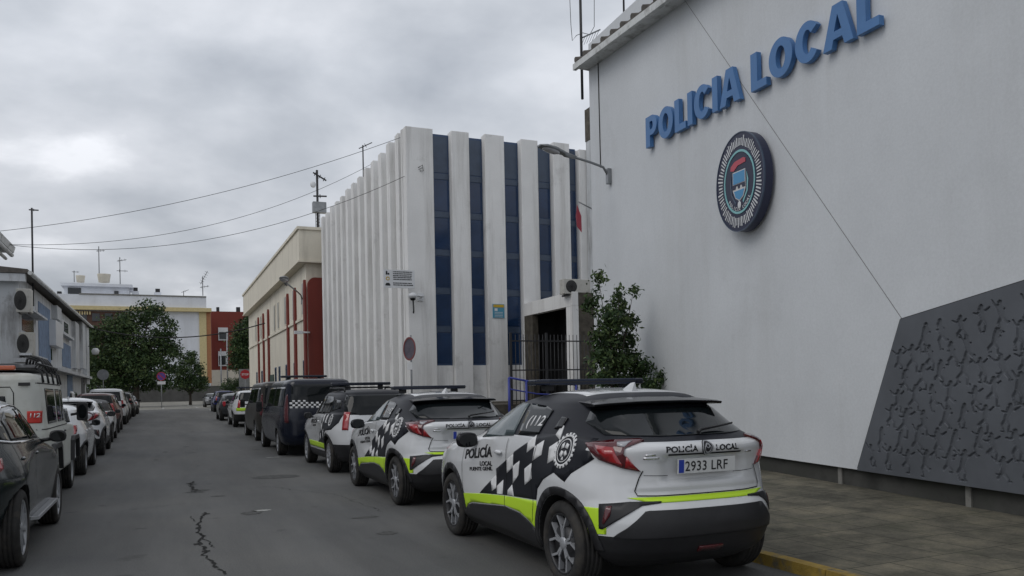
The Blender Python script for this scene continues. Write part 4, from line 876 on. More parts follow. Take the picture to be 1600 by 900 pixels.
for i, ch in enumerate(txt):
    if ch == ' ': continue
    a = math.radians(180+50-100*i/(len(txt)-1)); t_ = text_bm(ch, .050, bold=.03); wd = bm_width(t_)/2; rot = a-PI
    for v in t_.verts:
        lx, lz = v.co.x-wd, v.co.y-.03; v.co = (.605*.80*.0+(.60*.53*1.0)*math.sin(a)*1.0+lx*math.cos(rot)+lz*math.sin(rot), -.011, .765*.545*math.cos(a)-lx*math.sin(rot)+lz*math.cos(rot))
    me = bpy.data.meshes.new('tmp'); t_.to_mesh(me); bmj.from_mesh(me); bpy.data.meshes.remove(me); t_.free()
bmesh.ops.recalc_face_normals(bmj, faces=bmj.faces); me = bpy.data.meshes.new('badge_text'); bmj.to_mesh(me); bmj.free(); me.materials.append(M['sign_white']); link_mesh('badge_text', me, bd)
def street_lamp(mount, head, out_dir, label, sc=1.0, elbow=None):
    m_, h_ = Vector(mount), Vector(head); t = empty('wall_lamp', mount, 0, label, 'street lamp'); d = h_-m_; dn = Vector((d.x, d.y, 0)).normalized()
    q = MB(); q.box(-.05*sc, .05*sc, -.05*sc, .05*sc, -.22*sc, .12*sc); q.build('wall_bracket', M['grey_metal'], t, bevel=.008)
    q = MB(); q.tube([(0,0,-.05), tuple(d*.12+Vector((0,0,.10*sc))), tuple(d*.4+Vector((0,0,.08*sc))), tuple(d*.97)], .027*sc, 8); q.build('arm', M['grey_metal'], t)
    rz = math.atan2(dn.y, dn.x); hd = MB()
    prof = []
    for i, (s_, wy, zt_, zb_) in enumerate(((-.32,.045,.04,-.04),(-.05,.06,.055,-.06),(.0,.085,.06,-.02),(.22,.15,.085,-.02),(.45,.155,.075,-.02),(.60,.09,.03,-.018))):
        prof.append([(s_*sc, wy*sc*math.cos(a_), (zt_ if math.sin(a_) > 0 else -zb_)*sc*math.sin(a_)) for a_ in np.linspace(0, 2*PI, 14, endpoint=False)])
    vs = [p for r in prof for p in r]; n_ = 14; hd.add(vs, [(i*n_+k, i*n_+(k+1)%n_, (i+1)*n_+(k+1)%n_, (i+1)*n_+k) for i in range(5) for k in range(n_)]+[tuple(range(n_)), tuple(range(5*n_, 6*n_))[::-1]], 0, True)
    o = hd.build('lamp_head', M['grey_metal'], t); o.location = d; o.rotation_euler = (0, -.16, rz)
    g = MB(); g.ball((.30*sc, 0, -.02*sc), (.22*sc, .12*sc, .05*sc), 16); g.build('lamp_glass', M['clear_lamp'], o)
    return t
mt_ = WP(951, 272, .05); hd_ = WP(880, 240, 1.15)
street_lamp(mt_, hd_, None, 'wall mounted street lamp on a curved arm at the left end of the police wall', .95)
# flag tip behind the wall end
fl = MB(); p = WP(925, 335, -.1); fl.tube([(p[0]+.6, p[1]+.45, p[2]+.1), (p[0]-.12, p[1]+.40, p[2]+.36)], .014, 6); fo = fl.build('flagpole', M['grey_metal']); tag(fo, 'short flagpole with a drooping red cloth at the far end of the police wall', 'flagpole')
q = MB(); vs = []
for i in range(6):
    for j in range(3): vs.append((p[0]-.17+.04*i*.3+.05*math.sin(j*2+i), p[1]+.42+.04*math.cos(j*3+i*1.3), p[2]+.22-.11*i-(.0)))
q = MB(); zz_ = p[2]
q.prism([(p[0]-.16, p[1]+.40, zz_+.30), (p[0]-.04, p[1]+.43, zz_+.05), (p[0]-.02, p[1]+.46, zz_-.32), (p[0]-.17, p[1]+.41, zz_-.20), (p[0]-.21, p[1]+.38, zz_+.02)], (.02, .03, 0)); q.build('flag', M['sign_red'], fo)
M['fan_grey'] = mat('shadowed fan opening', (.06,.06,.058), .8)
M['haze_pane'] = mat('pale blind window', (.30,.29,.25), .3, var=.1)
# ------------------------------------------------------------------ finned office building with blue windows
YF = 29.4; g0 = gz(29.4)
fb = empty('finned_office', (8.5, YF, g0), 0, 'white office block with tall concrete fins and narrow blue window strips', 'building')
def sub(o, t): o.parent = t; o.matrix_parent_inverse = Matrix.Translation(-Vector(t.location)); return o
q = MB(); q.box(8.98, 22, YF+.46, 47.2, 0, 11.22); sub(q.build('wall', M['fin_white']), fb)
q = MB(); q.box(8.9, 22, YF+.40, 47.3, 11.222, 11.36); sub(q.build('parapet', M['fin_white']), fb)
fronts = [(8.52,9.59),(10.32,11.04),(11.69,12.5),(13.22,13.95),(14.63,15.36),(15.80,16.6)]
for i, (a, b) in enumerate(fronts):
    q = MB(); q.box(a, b, YF, YF+.45, 0, 11.46+.02*(i % 3) if i < 5 else 11.3); sub(q.build('front_fin', M['fin_white'], bevel=.02), fb)
for k in range(1, 14):
    y = 28.92+k*1.317+.15; q = MB(); q.box(8.5, 8.975, y, y+.46, 0, 11.46+.03*((k*7) % 3)); sub(q.build('side_fin', M['fin_white'], bevel=.02), fb)
q = MB(); q.box(8.5, 8.975, YF+.452, YF+.6, 0, 11.46); sub(q.build('corner_return', M['fin_white']), fb)
xw = [(9.60,10.31),(11.05,11.68),(12.51,13.21),(13.96,14.62),(15.37,15.79)]
for (a, b) in xw:
    q = MB(); q.box(a-.0, b, YF+.33, YF+.455, 2.55, 11.38)
    w_ = sub(q.build('window', M['frame_blue']), fb)
    for k in range(6):
        z0 = 2.62+k*1.46; q = MB(); q.box(a+.05, b-.05, YF+.31, YF+.335, z0, z0+1.16 if k < 5 else 11.30); p_ = q.build('pane', M['win_blue'] if k < 5 else M['spandrel']); p_.parent = w_
        q = MB(); q.box(a+.03, b-.03, YF+.30, YF+.328, z0+1.20, z0+1.42)
        if k < 5: p_ = q.build('spandrel', M['spandrel']); p_.parent = w_
    q = MB(); q.box(a, b, YF+.25, YF+.459, 0, 2.545); sub(q.build('window_apron', M['fin_white']), fb)
q = MB(); q.box(16.1, 16.75, YF-.6, YF-.05, 0, 11.6); sub(q.build('rear_pier', M['left_white']), fb); q = MB(); q.box(16.08, 16.77, YF-.62, YF-.03, 11.602, 12.9); sub(q.build('rear_pier_cap', M['stone']), fb)
# entrance porch
XP, Y0, Y1 = 13.2, 25.3, 29.38
pc = empty('entrance_porch', (XP, Y0, g0), 0, 'entrance porch with white door frame and brown stone side, in front of the finned office', 'porch')
def XPp(x, y): p = onX(x, y, XP); return (XP, p[1], p[2])
tl, tr_, jl, jr = XPp(819.5, 472), XPp(894, 458), XPp(831.5, 491), XPp(884.5, 480.5)
top = max(4.75, (tl[2]+tr_[2])/2); yj0, yj1 = jr[1], jl[1]; zo = (jl[2]+jr[2])/2
q = MB(); q.box(XP, XP+.25, Y0, Y1, zo, top); sub(q.build('lintel', M['fin_white'], bevel=.01), pc)
q = MB(); q.box(XP, XP+.25, Y0, yj0, 0, zo-.002); sub(q.build('door_jamb', M['fin_white']), pc)
q = MB(); q.box(XP+.01, XP+.25, yj1, Y1, 0, zo-.002); sub(q.build('door_jamb', M['stone']), pc)
q = MB(); q.box(XP+.26, 17.5, Y0+.012, Y0+.3, 0, top-.02); sub(q.build('side_wall', M['stone']), pc)
q = MB(); q.box(XP+.02, 17.5, Y0+.02, Y1, top-.25, top-.03); sub(q.build('ceiling', M['hall']), pc)
q = MB(); q.box(XP+.27, XP+1.29, Y1-.35, Y1-.25, 0, top-.26); sub(q.build('side_lining', M['hall']), pc)
q = MB(); q.box(XP+1.3, XP+1.4, Y0+.31, Y1, 0, top-.26); sub(q.build('inner_wall', M['hall']), pc)
q = MB(); q.box(XP+1.24, XP+1.295, 26.0, 28.3, 1.2, 3.5); d_ = sub(q.build('door', M['dark_metal']), pc)
for (a, b) in ((26.05, 27.1), (27.2, 28.25)):
    q = MB(); q.box(XP+1.215, XP+1.242, a+.08, b-.08, 1.35, 3.4); p_ = q.build('door_pane', M['window_dark']); p_.parent = d_
q = MB(); q.box(XP+1.195, XP+1.213, 27.45, 28.1, 2.65, 3.15); sub(q.build('door_notice', M['paper']), pc)
q = MB(); q.box(XP+1.195, XP+1.213, 26.2, 26.7, 2.0, 2.75); sub(q.build('door_notice', M['amber']), pc)
rnd = random.Random(3)
for k in range(6): 
    q = MB(); yy = Y0+.5+k*.6; q.box(XP-.012, XP, yy, yy+.06, top-.25-rnd.random()*.2, top-.02)
q = MB(); q.box(8.2, 19, 20.2, YF-.004, 0, 1.12); sub(q.build('stone_platform', M['stone']), fb) if False else None
q = MB(); q.box(11.2, 19, 23.0, YF-.004, 0, 1.14); pl = q.build('stone_platform', M['stone']); tag(pl, 'rough brown stone platform under the office entrance', 'platform')
q = MB(); q.box(9.0, 11.19, 24.5, YF-.004, 0, 1.10); pl = q.build('stone_ramp', M['stone']); tag(pl, 'rough stone ramp base at the foot of the front fins', 'ramp')
# air conditioner units
def ac_unit(name_loc, w_, h_, d_, rz, label, fanx=.22, parent=None, group=None):
    t = empty('air_conditioner', name_loc, rz, label, 'air conditioner', group)
    q = MB(); q.box(-w_/2, w_/2, 0, d_, 0, h_); q.build('casing', M['ac_body'], t, bevel=.015)
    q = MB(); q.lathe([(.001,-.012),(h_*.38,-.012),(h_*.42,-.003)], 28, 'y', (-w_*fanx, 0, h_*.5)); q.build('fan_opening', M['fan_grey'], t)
    q = MB()
    for r in (.12, .24, .36): q.lathe([(h_*r-.005,-.02),(h_*r+.005,-.02),(h_*r+.005,-.014),(h_*r-.005,-.014)], 24, 'y', (-w_*fanx, 0, h_*.5), closed=True)
    for k in range(6): a_ = PI*k/6; q.tube([(-w_*fanx-h_*.4*math.cos(a_), -.018, h_*.5-h_*.4*math.sin(a_)), (-w_*fanx+h_*.4*math.cos(a_), -.018, h_*.5+h_*.4*math.sin(a_))], .004, 4)
    q.build('fan_grille', M['dark_metal'], t)
    for s in (-1, 1): q = MB(); q.box(s*w_*.32-.03, s*w_*.32+.03, .02, d_+.15, -.06, 0); q.build('bracket', M['dark_metal'], t)
    return t
ac_unit(((onY(880, 450, Y0)[0]+onY(926, 450, Y0)[0])/2, Y0+.05, onY(900, 459, Y0)[2]), 1.05, .52, .35, 0, 'cream air conditioner sitting on top of the entrance porch')
# black fence and blue handrail in front of the porch
fe = empty('metal_fence', (10.5, 24.3, 1.1), 0, 'black metal bar fence standing before the entrance porch', 'fence')
q = MB()
for x in np.arange(10.45, 14.3, .14):
    if 11.45 < x < 13.05 and False: continue
    q.tube([(x-10.5, 0, .0), (x-10.5, 0, 2.26)], .012, 6)
q.build('bar_panel', M['dark_metal'], fe)
for z_ in (.12, 1.1, 2.05):
    q = MB(); q.box(-.08, 3.8, -.02, .02, z_-.02, z_+.02); q.build('rail', M['dark_metal'], fe)
for x in (-.08, 1.2, 3.8): q = MB(); q.box(x-.035, x+.035, -.036, .036, -.05, 2.32); q.build('post', M['dark_metal'], fe)
hr = empty('blue_handrail', (10.0, 23.3, 0), 0, 'blue tubular handrail beside the entrance ramp', 'handrail')
pts = [onY(795, 590, 23.3), onY(822, 595, 23.3), onY(838, 598, 23.3), onY(900, 601, 23.3)]
q = MB(); q.tube([tuple(p-np.array([10, 23.3, 0])) for p in pts], .032, 8); q.build('top_rail', M['blue_rail'], hr)
q = MB(); q.tube([tuple(p-np.array([10, 23.3, .35])) for p in pts], .022, 8); q.build('mid_rail', M['blue_rail'], hr)
for p in (pts[0], pts[1], pts[3]): q = MB(); q.tube([(p[0]-10, 0, .3), (p[0]-10, 0, p[2])], .04, 8); q.build('post', M['blue_rail'], hr)
# notices, camera and signs on the fins
p = onY(779, 486, YF-.02); q = MB(); q.box(p[0]-.24, p[0]+.24, YF-.03, YF-.002, p[2]-.27, p[2]+.27); o = q.build('wall_notice', M['plate_cyan']); tag(o, 'small blue and yellow notice plate on the third front fin', 'sign')
q = MB(); q.box(p[0]-.22, p[0]+.22, YF-.036, YF-.031, p[2]+.14, p[2]+.25); q.build('notice_header', M['amber'], o)
q = MB(); q.box(p[0]-.17, p[0]-.05, YF-.036, YF-.031, p[2]-.0, p[2]+.10); q.build('notice_symbol', M['sign_white'], o)
q = MB(); [q.box(p[0]-.17, p[0]+.17, YF-.036, YF-.031, p[2]-.06-k*.06, p[2]-.045-k*.06) for k in range(4)]; q.build('notice_text', M['sign_white'], o)
pA, pB = onY(599, 421, 28.9), onY(648, 451, 28.9); bw = pB[0]-pA[0]; bh = pA[2]-pB[2]
sb = empty('notice_board', (pA[0], 28.9, pB[2]), 0, 'white board with three rows of small symbols and text at the corner fin', 'sign')
q = MB(); q.box(0, bw, -.02, .02, 0, bh); q.build('board', M['sign_white'], sb)
q = MB()
for r in range(3):
    zc = bh*(.82-.31*r)
    for l_ in range(3 if r == 0 else 2):
        x = bw*.30; zl = zc+.05-.07*l_
        while x < bw*.90: w_ = rnd.uniform(.02, .05); q.box(x, x+w_, -.026, -.021, zl-.018, zl+.018); x += w_+rnd.uniform(.008, .02)
q.build('text_rows', M['ink'], sb)
q = MB(); q.box(.08, .14, -.026, -.021, bh*.72, bh*.92); q.box(.15, .21, -.026, -.021, bh*.72, bh*.82); q.build('symbol', M['ink'], sb)
q = MB(); q.lathe([(.04,-.026),(.07,-.026),(.07,-.021),(.04,-.021)], 16, 'y', (.15, 0, bh*.51), closed=True); q.build('symbol', M['amber'], sb)
q = MB(); q.prism([(.06,-.021,bh*.12),(.24,-.021,bh*.12),(.24,-.021,bh*.18),(.20,-.021,bh*.27),(.10,-.021,bh*.27),(.06,-.021,bh*.18)], (0, -.005, 0)); q.build('symbol', M['ink'], sb)
for x, z_ in ((bw*.85, bh*.8), (bw*.85, bh*.2)): q = MB(); q.box(x-.02, x+.02, .021, .55, z_-.02, z_+.02); q.build('bracket', M['grey_metal'], sb)
p = onY(645, 463, 29.0); cm = empty('dome_camera', tuple(p), 0, 'white dome security camera on a wall arm beside the corner fin', 'camera')
q = MB(); q.ball((0, 0, .02), (.17, .17, .12), 16); q.build('housing', M['sign_white'], cm); q = MB(); q.ball((0, 0, -.07), (.11, .11, .10), 14); q.build('dome', M['gloss_black'], cm)
q = MB(); q.tube([(.15, .0, .03), (.42, .1, .03), (.42, .42, .03)], .04, 8); q.box(.30, .52, .36, .399, -.12, .16); q.build('arm', M['sign_white'], cm)
q = MB(); q.tube([(.02,.05,-.1),(.04,.05,-.5),(.03,.05,-.62)], .03, 8); q.build('cable_gland', M['ink'], cm)
def pole_sign(name, loc, h, label, faces, rz=0, pr=.03, cat='road sign', mt='grey_metal'):
    t = empty(name, loc, rz, label, cat); q = MB(); q.tube([(0,0,0),(0,0,h)], pr, 8); q.build('pole', M[mt], t)
    for (nm, shape, zc, r, col, off) in faces:
        q = MB()
        if shape == 'disc': q.lathe([(.0001, off), (r, off), (r, off+.012), (.0001, off+.012)], 32 if name != 'stop_sign' else 8, 'y', (0, 0, zc), 0, False)
        elif shape == 'ring': q.lathe([(r-.06, off), (r, off), (r, off+.01), (r-.06, off+.01)], 32, 'y', (0, 0, zc), 0, False, closed=True)
        elif shape == 'rect': q.box(-r[0], r[0], off, off+.012, zc-r[1], zc+r[1])
        elif shape == 'bar': c_, s_ = math.cos(.785), math.sin(.785); q.hexa([(-r*c_-.03, off, zc+r*s_-.03), (-r*c_+.03, off, zc+r*s_+.03), (r*c_+.03, off, zc-r*s_+.03), (r*c_-.03, off, zc-r*s_-.03)], [(-r*c_-.03, off+.008, zc+r*s_-.03), (-r*c_+.03, off+.008, zc+r*s_+.03), (r*c_+.03, off+.008, zc-r*s_+.03), (r*c_-.03, off+.008, zc-r*s_-.03)])
        q.build(nm, M[col], t)
    return t
p = onY(640, 545, 27.6)
pole_sign('no_parking_sign', (p[0]+.05, 27.6, gz(27)+.13), p[2]+.35-gz(27), 'faded round no parking sign turned nearly edge-on at the corner fin, small plate below', [('face', 'disc', p[2]-gz(27)-.13, .40, 'dull_sign', -.06), ('rim', 'ring', p[2]-gz(27)-.13, .41, 'faded_red', -.075), ('sub_plate', 'rect', p[2]-gz(27)-.73, (.17,.13), 'sign_white', -.06)], rz=math.radians(-75))
# ------------------------------------------------------------------ cream and oxide red building
gc = gz(49); CX = 8.0; zc_ = lambda px_, py_: onX(px_, py_, CX)
cb_ = empty('cream_hall', (CX, 49, gc), 0, 'cream building with deep parapet and oxide red fins, beyond the finned office', 'building')
T1, T2 = 11.1, 11.6; yE = 83.0
q = MB(); q.box(CX, 22, 49.0, yE, 0, 9.35); sub(q.build('wall', M['cream_wall']), cb_)
q = MB(); q.box(CX-.45, 22, 48.55, yE+.3, 9.352, 11.15); sub(q.build('parapet', M['cream_wall']), cb_)
q = MB(); q.box(CX-.52, 22, 48.48, yE+.35, 9.25, 9.349); q.box(CX-.55, 22, 48.45, yE+.38, 11.152, 11.32); sub(q.build('cornice', M['cream_wall']), cb_)
for px_, w_ in ((397.5, .5), (405, .5), (412.5, .6), (442, .55), (453, .6), (468, .6)):
    y = onX(px_, 520, CX-.4)[1]; q = MB(); z1 = 8.3
    q.prism([(CX-.13, y-w_/2, gc), (CX-.13, y+w_/2, gc), (CX-.13, y+w_/2, z1-.5), (CX-.13, y+w_*.2, z1), (CX-.13, y-w_*.2, z1), (CX-.13, y-w_/2, z1-.5)], (.128, 0, 0)); sub(q.build('red_fin', M['red_wall']), cb_)
q = MB(); arcp = [(CX+.05, gc), (10.5, gc), (10.5, 8.4)]+[(8.45-.40*math.sin(a_), 7.95+.45*math.cos(a_)) for a_ in np.linspace(0, PI/2, 8)]
q.prism([(x, 48.999, z_) for x, z_ in arcp], (0, -.30, 0)); sub(q.build('red_end_wall', M['red_wall']), cb_)
for px_ in (400.5, 408.5, 419, 430, 436, 447, 460, 475):
    y = onX(px_, 520, CX)[1]
    for (z0, z1, mt_2) in ((6.3, 8.3, 'window_dark'), (3.6, 5.3, 'cream_wall'), (1.5, 3.6, 'frame_blue')):
        if mt_2 == 'cream_wall': continue
        q = MB(); q.box(CX-.03, CX+.0, y-.42, y+.42, z0, z1); w_ = sub(q.build('window', M['cream_wall' if mt_2 == 'window_dark' else 'frame_blue']), cb_)
        q = MB(); q.box(CX-.045, CX-.031, y-.34, y+.34, z0+.08, z1-.08); o = q.build('pane', M['haze_pane'] if z0 > 3 else M['win_blue']); o.parent = w_
y = onX(425, 590, CX)[1]; q = MB(); q.box(CX-.06, CX-.0, y-1.3, y+1.3, gc, 3.1); sub(q.build('door', M['shutter']), cb_)
pm, ph = onX(481, 458, CX-.05), onX(440, 440, CX-2.0); ph = onp(440, 440, (0, 51, 0), (0, 1, 0))
street_lamp((CX, 50.5, onX(480, 462, CX)[2]), tuple(onX(446, 441, CX-2.2)), None, 'street lamp on a long arm from the red end of the cream building', 1.5)
p = onX(484, 512, CX-.5); q = MB(); q.tube([(0,0,0),(.45,0,0)], .05, 8); q.box(-.45, .02, -.1, .1, -.09, .09); o = q.build('wall_camera', M['sign_white']); o.location = (CX-.35, 48.6, p[2]); tag(o, 'small white bullet camera on the red end wall of the cream building', 'camera')
q = MB(); q.box(CX-.10, CX-.001, 49.2, 82.5, 6.02, 6.16); sub(q.build('sill_band', M['cream_wall']), cb_)
# ------------------------------------------------------------------ left side houses
LX = -5.5
lh = empty('terraced_house', (LX, 40.5, gz(40)), 0, 'blotchy white two-storey house row with cabinets, blue strips and gutters on the left', 'building')
q = MB(); q.box(-22, LX, 40.5, 74.6, 0, 6.9); sub(q.build('wall', M['left_white']), lh)
q = MB(); q.hexa([(-22,40.1,6.95),(LX+.45,40.1,6.95),(LX+.45,75,7.35),(-22,75,7.35)], [(-22,40.1,8.6),(LX+.40,40.1,7.12),(LX+.40,75,7.5),(-22,75,9)]); sub(q.build('roof', M['tile']), lh)
q = MB(); q.tube([(LX+.5, 40.0, 6.95), (LX+.5, 75, 7.35)], .09, 8); sub(q.build('gutter', M['gutter']), lh)
q = MB(); q.box(-22, LX+.3, 40.15, 40.49, 6.6, 6.93); sub(q.build('end_cornice', M['left_white']), lh)
def lpan(nm, x0, x1, y0, y1, mt, out=.05, parent=lh):
    a, b = onX(x0, (y0+y1)/2, LX)[1], onX(x1, (y0+y1)/2, LX)[1]; ym = (a+b)/2; xm = (x0+x1)/2; z1, z0 = onX(xm, y0, LX)[2], onX(xm, y1, LX)[2]
    q = MB(); q.box(LX, LX+out, min(a, b), max(a, b), z0, z1); return sub(q.build(nm, M[mt]), parent)
lpan('painted_strip', 60, 78, 478, 566, 'blue_grey', .03); lpan('painted_strip', 97, 110, 538, 574, 'blue_grey', .03); lpan('cabinet', 76, 88, 504, 542, 'sign_white', .35); lpan('cabinet', 80, 87, 480, 500, 'left_white', .3)
w1_ = lpan('window', 96, 107, 503, 524, 'sign_white', .05); w2_ = lpan('pane', 98.5, 105, 505, 522, 'window_dark', .07)
lpan('window', 34, 52, 492, 520, 'window_dark', .02); lpan('window', 76, 81, 542, 562, 'window_dark', .02)
lpan('pilaster', 112, 118, 505, 576, 'left_white', .25); lpan('pilaster', 121, 126, 505, 576, 'left_white', .35); lpan('pilaster', 129, 133, 507, 600, 'left_white', .30)
lpan('ledge', 20, 133, 574, 579, 'left_white', .5); lpan('door', 105, 113, 585, 622, 'blue_grey', .03); lpan('door', 127, 132, 588, 622, 'dark_metal', .03); lpan('window', 62, 75, 590, 622, 'window_dark', .02); lpan('window', 30, 45, 588, 622, 'blue_grey', .02)
lpan('ledge', 88, 108, 522, 526, 'left_white', .3); lpan('ledge', 28, 56, 489, 492, 'left_white', .5); lpan('ledge', 27, 56, 556, 559, 'left_white', .5)
for (x, y, wl, hl, lb) in ((46, 489, 1.0, 1.05, 'upper air conditioner with streaked white casing on the left house row'), (50, 556, 1.0, 1.05, 'lower air conditioner with square black grille on the left house row')):
    p = onX(x, y, LX+.45); t = ac_unit((LX+.45, p[1], p[2]), wl, hl*.95, .38, -PI/2+PI, lb, group='air conditioners on the left house row'); t.rotation_euler = (0, 0, PI/2) if False else (0, 0, 0); t.location = (LX+.28, p[1]-.3, p[2])
    t.scale = (.55, 1.6, 1.0)
q = MB(); q.box(-20, LX-.0, 14, 36, 0, 7.2); nh = q.build('near_house', M['left_white']); tag(nh, 'near white house whose curled eave just enters at the far left', 'building')
q = MB(); q.hexa([(-20,13.6,7.2),(LX+.42,13.6,7.2),(LX+.42,36.4,7.2),(-20,36.4,7.2)], [(-20,13.6,7.7),(LX+.48,13.6,7.42),(LX+.48,36.4,7.42),(-20,36.4,7.7)]); q.tube([(LX+.35,13.6,7.12),(LX+.35,36.4,7.12)], .08, 8); q.tube([(LX+.15,13.6,6.98),(LX+.15,36.4,6.98)], .06, 8); q.build('eave', M['gutter'], nh)
p = onX(150, 548, LX); lt = empty('hanging_lantern', (LX+.0, 73, 4.6), 0, 'small pale street lantern against the dark tree on the left', 'lantern')
pl_ = onY(149, 548, 73.0); q = MB(); q.lathe([(.001,.22),(.16,.20),(.30,0),(.22,-.28),(.001,-.32)], 14, 'z', (pl_[0]-LX, 0, pl_[2]-4.6)); q.build('lantern_glass', M['sign_white'], lt)
q = MB(); q.tube([(0, 0, pl_[2]-4.6+.35), (pl_[0]-LX, 0, pl_[2]-4.6+.35), (pl_[0]-LX, 0, pl_[2]-4.6+.2)], .03, 6); q.build('arm', M['dark_metal'], lt)
# ------------------------------------------------------------------ buildings closing the street
YA = 140.0; ga = gz(140)
ap = empty('apartment_block', (-5, YA, ga), 0, 'wide white apartment block with yellow trim and rooftop penthouse closing the street end', 'building')
def apx(nm, x0, x1, y0, y1, mt, d0=0.0, d1=8.0, parent=ap, Y=YA, base=False):
    a, b = onY(x0, (y0+y1)/2, Y), onY(x1, (y0+y1)/2, Y); xm = (x0+x1)/2; zt_, zb_ = onY(xm, y0, Y)[2], onY(xm, y1, Y)[2]
    if base: zb_ = 0
    q = MB(); q.box(a[0], b[0], Y+d0, Y+d1, zb_, zt_); return sub(q.build(nm, M[mt]), parent)
apx('wall', 60, 323, 480, 640, 'apt_white', 0, 10, base=True); apx('parapet', 68, 322, 462, 480, 'apt_white', -.5, .3); apx('parapet', 124, 322, 461, 463, 'kerb_grey', -.6, .1)
apx('cornice', 96, 330, 480, 486, 'yellow_wall', -.9, .2); apx('corner_band', 312, 323, 486.5, 600, 'yellow_wall', -.25, 2); apx('corner_band', 323.2, 330, 483, 605, 'orange_wall', -.2, 6)
apx('brick_front', 100, 205, 486.5, 600, 'brick_brown', -.35, .0-.02)
for i in range(3):
    for k in range(5): w_ = apx('window', 104+k*20, 116+k*20, 490+i*26, 502+i*26, 'window_dark', -.42, -.36)
for i in range(3): apx('balcony', 118+0*i, 200, 506+i*26, 513+i*26, 'brick_brown', -1.4, -.36)
for k in range(7): apx('awning_slat', 116+k*4, 118+k*4, 487, 492, 'yellow_wall', -.6, -.36)
apx('penthouse', 97, 201, 443, 462, 'apt_white', 3, 9); apx('penthouse_roof', 92, 206, 440, 444.5, 'apt_white', 2.3, 9.5); apx('penthouse_window', 103, 124, 446, 462, 'window_dark', 2.9, 2.98); apx('penthouse_window', 177, 184, 451, 459, 'window_dark', 2.9, 2.98)
for x0, x1, y0 in ((240.5, 252, 446), (205, 216, 444), (82, 93, 450)):
    c_ = apx('chimney', x0, x1, y0+6, 462, 'apt_white', 4, 5.3); apx('chimney_cap', x0+2, x1-2, y0, y0+6, 'dark_metal', 4.2, 5.1)
for i, (x0, x1, y0, y1) in enumerate(((118.5, 133, 432, 441), (152, 173, 430, 441))):
    a, b = onY(x0, y1, 144), onY(x1, y0, 144); r_ = (b[0]-a[0])/2; q = MB(); q.lathe([(.001,a[2]),(r_*.82,a[2]),(r_,b[2]),(r_*1.04,b[2]+.1),(.001,b[2]+.12)], 20, 'z', ((a[0]+b[0])/2, 144, 0)); o = q.build('water_tank', M['cream_wall']); tag(o, ('smaller' if i == 0 else 'larger')+' cream water tank on the apartment penthouse roof', 'water tank', 'water tanks on the penthouse')
apx('ground_floor', 140, 330, 600, 612, 'apt_white', -.6, 0-.01)
rb = empty('red_block', (9, 150, gz(150)), 0, 'oxide red block right of the yellow trimmed apartments at the street end', 'building')
apx('wall', 331, 400, 487, 640, 'red_wall', 0, 8, rb, 150, base=True)
for x0, x1, y0, y1 in ((341, 356, 512, 532), (341, 354, 549, 572)): apx('window', x0, x1, y0, y1, 'sign_white', -.25, 0-.01, rb, 150); apx('pane', x0+1.5, x1-1.5, y0+7, y1-2, 'window_dark', -.35, -.26, rb, 150)
apx('chimney', 339.5, 344, 478, 487, 'dark_metal', 2, 3, rb, 150); apx('chimney', 371, 377, 478, 487, 'dark_metal', 2, 3, rb, 150)
apx('ground_floor', 331, 396, 578, 615, 'cream_wall', -.5, 0-.01, rb, 150)
q = MB(); q.box(-14, 14, 135.0, 135.35, .6, 3.1); M['wall_dark'] = mat('weathered dark boundary wall', (.085,.083,.078), .9, var=.25, scale=.8)
bw_ = q.build('boundary_wall', M['wall_dark']); tag(bw_, 'long low grey wall behind the crossing at the street end', 'wall')
# far skyline filler behind the trees
# ------------------------------------------------------------------ street end signs
def gsign(px_, py_, Y, r): p = onY(px_, py_, Y); return (p[0], Y, gz(Y)+.1), p[2]-gz(Y)-.1
l_, z_ = gsign(161, 585.5, 72, .4); pole_sign('round_sign_back', l_, z_+.3, 'plain grey back of a round road sign beyond the tall white van', [('face', 'disc', z_, .42, 'grey_metal', -.05)], rz=0)
l_, z_ = gsign(252, 586.5, 90, .4); pole_sign('no_parking_sign', (l_[0], 90, gz(90)+.0), z_+.3, 'round violet and red no parking sign with white plate at the street end', [('face', 'disc', z_, .42, 'purple', -.06), ('rim', 'ring', z_, .44, 'stop_red', -.075), ('slash', 'bar', z_, .36, 'stop_red', -.072), ('sub_plate', 'rect', z_-.66, (.38,.15), 'sign_white', -.06)], pr=.04)
l_, z_ = gsign(383, 585, 88, .4); st = pole_sign('stop_sign', (l_[0], 88, gz(88)+.1), z_+.4, 'red octagonal stop sign with STOP lettering at the corner of the cream building', [('back_plate', 'rect', z_-.35, (.62,.9), 'grey_metal', -.03), ('face', 'disc', z_, .50, 'stop_red', -.05)], pr=.05)
t_ = text_bm('STOP', .2, bold=.03); wd = bm_width(t_)
for v in t_.verts: v.co = (v.co.x-wd/2, -.055, v.co.y+z_-.1)
me = bpy.data.meshes.new('sign_text'); t_.to_mesh(me); t_.free(); me.materials.append(M['sign_white']); link_mesh('sign_text', me, st)
for i, (px_, yb_, yt_) in enumerate(((346, 612, 545), (356, 612, 518))):
    p0, p1 = onY(px_, yb_, 125), onY(px_, yt_, 125); q = MB(); q.tube([(p0[0], 125, gz(125)), (p0[0], 125, p1[2])], .09, 8); o = q.build('utility_pole', M['grey_metal']); tag(o, ('shorter left' if i == 0 else 'taller right')+' slim pole standing before the red block', 'pole', 'slim poles before the red block')
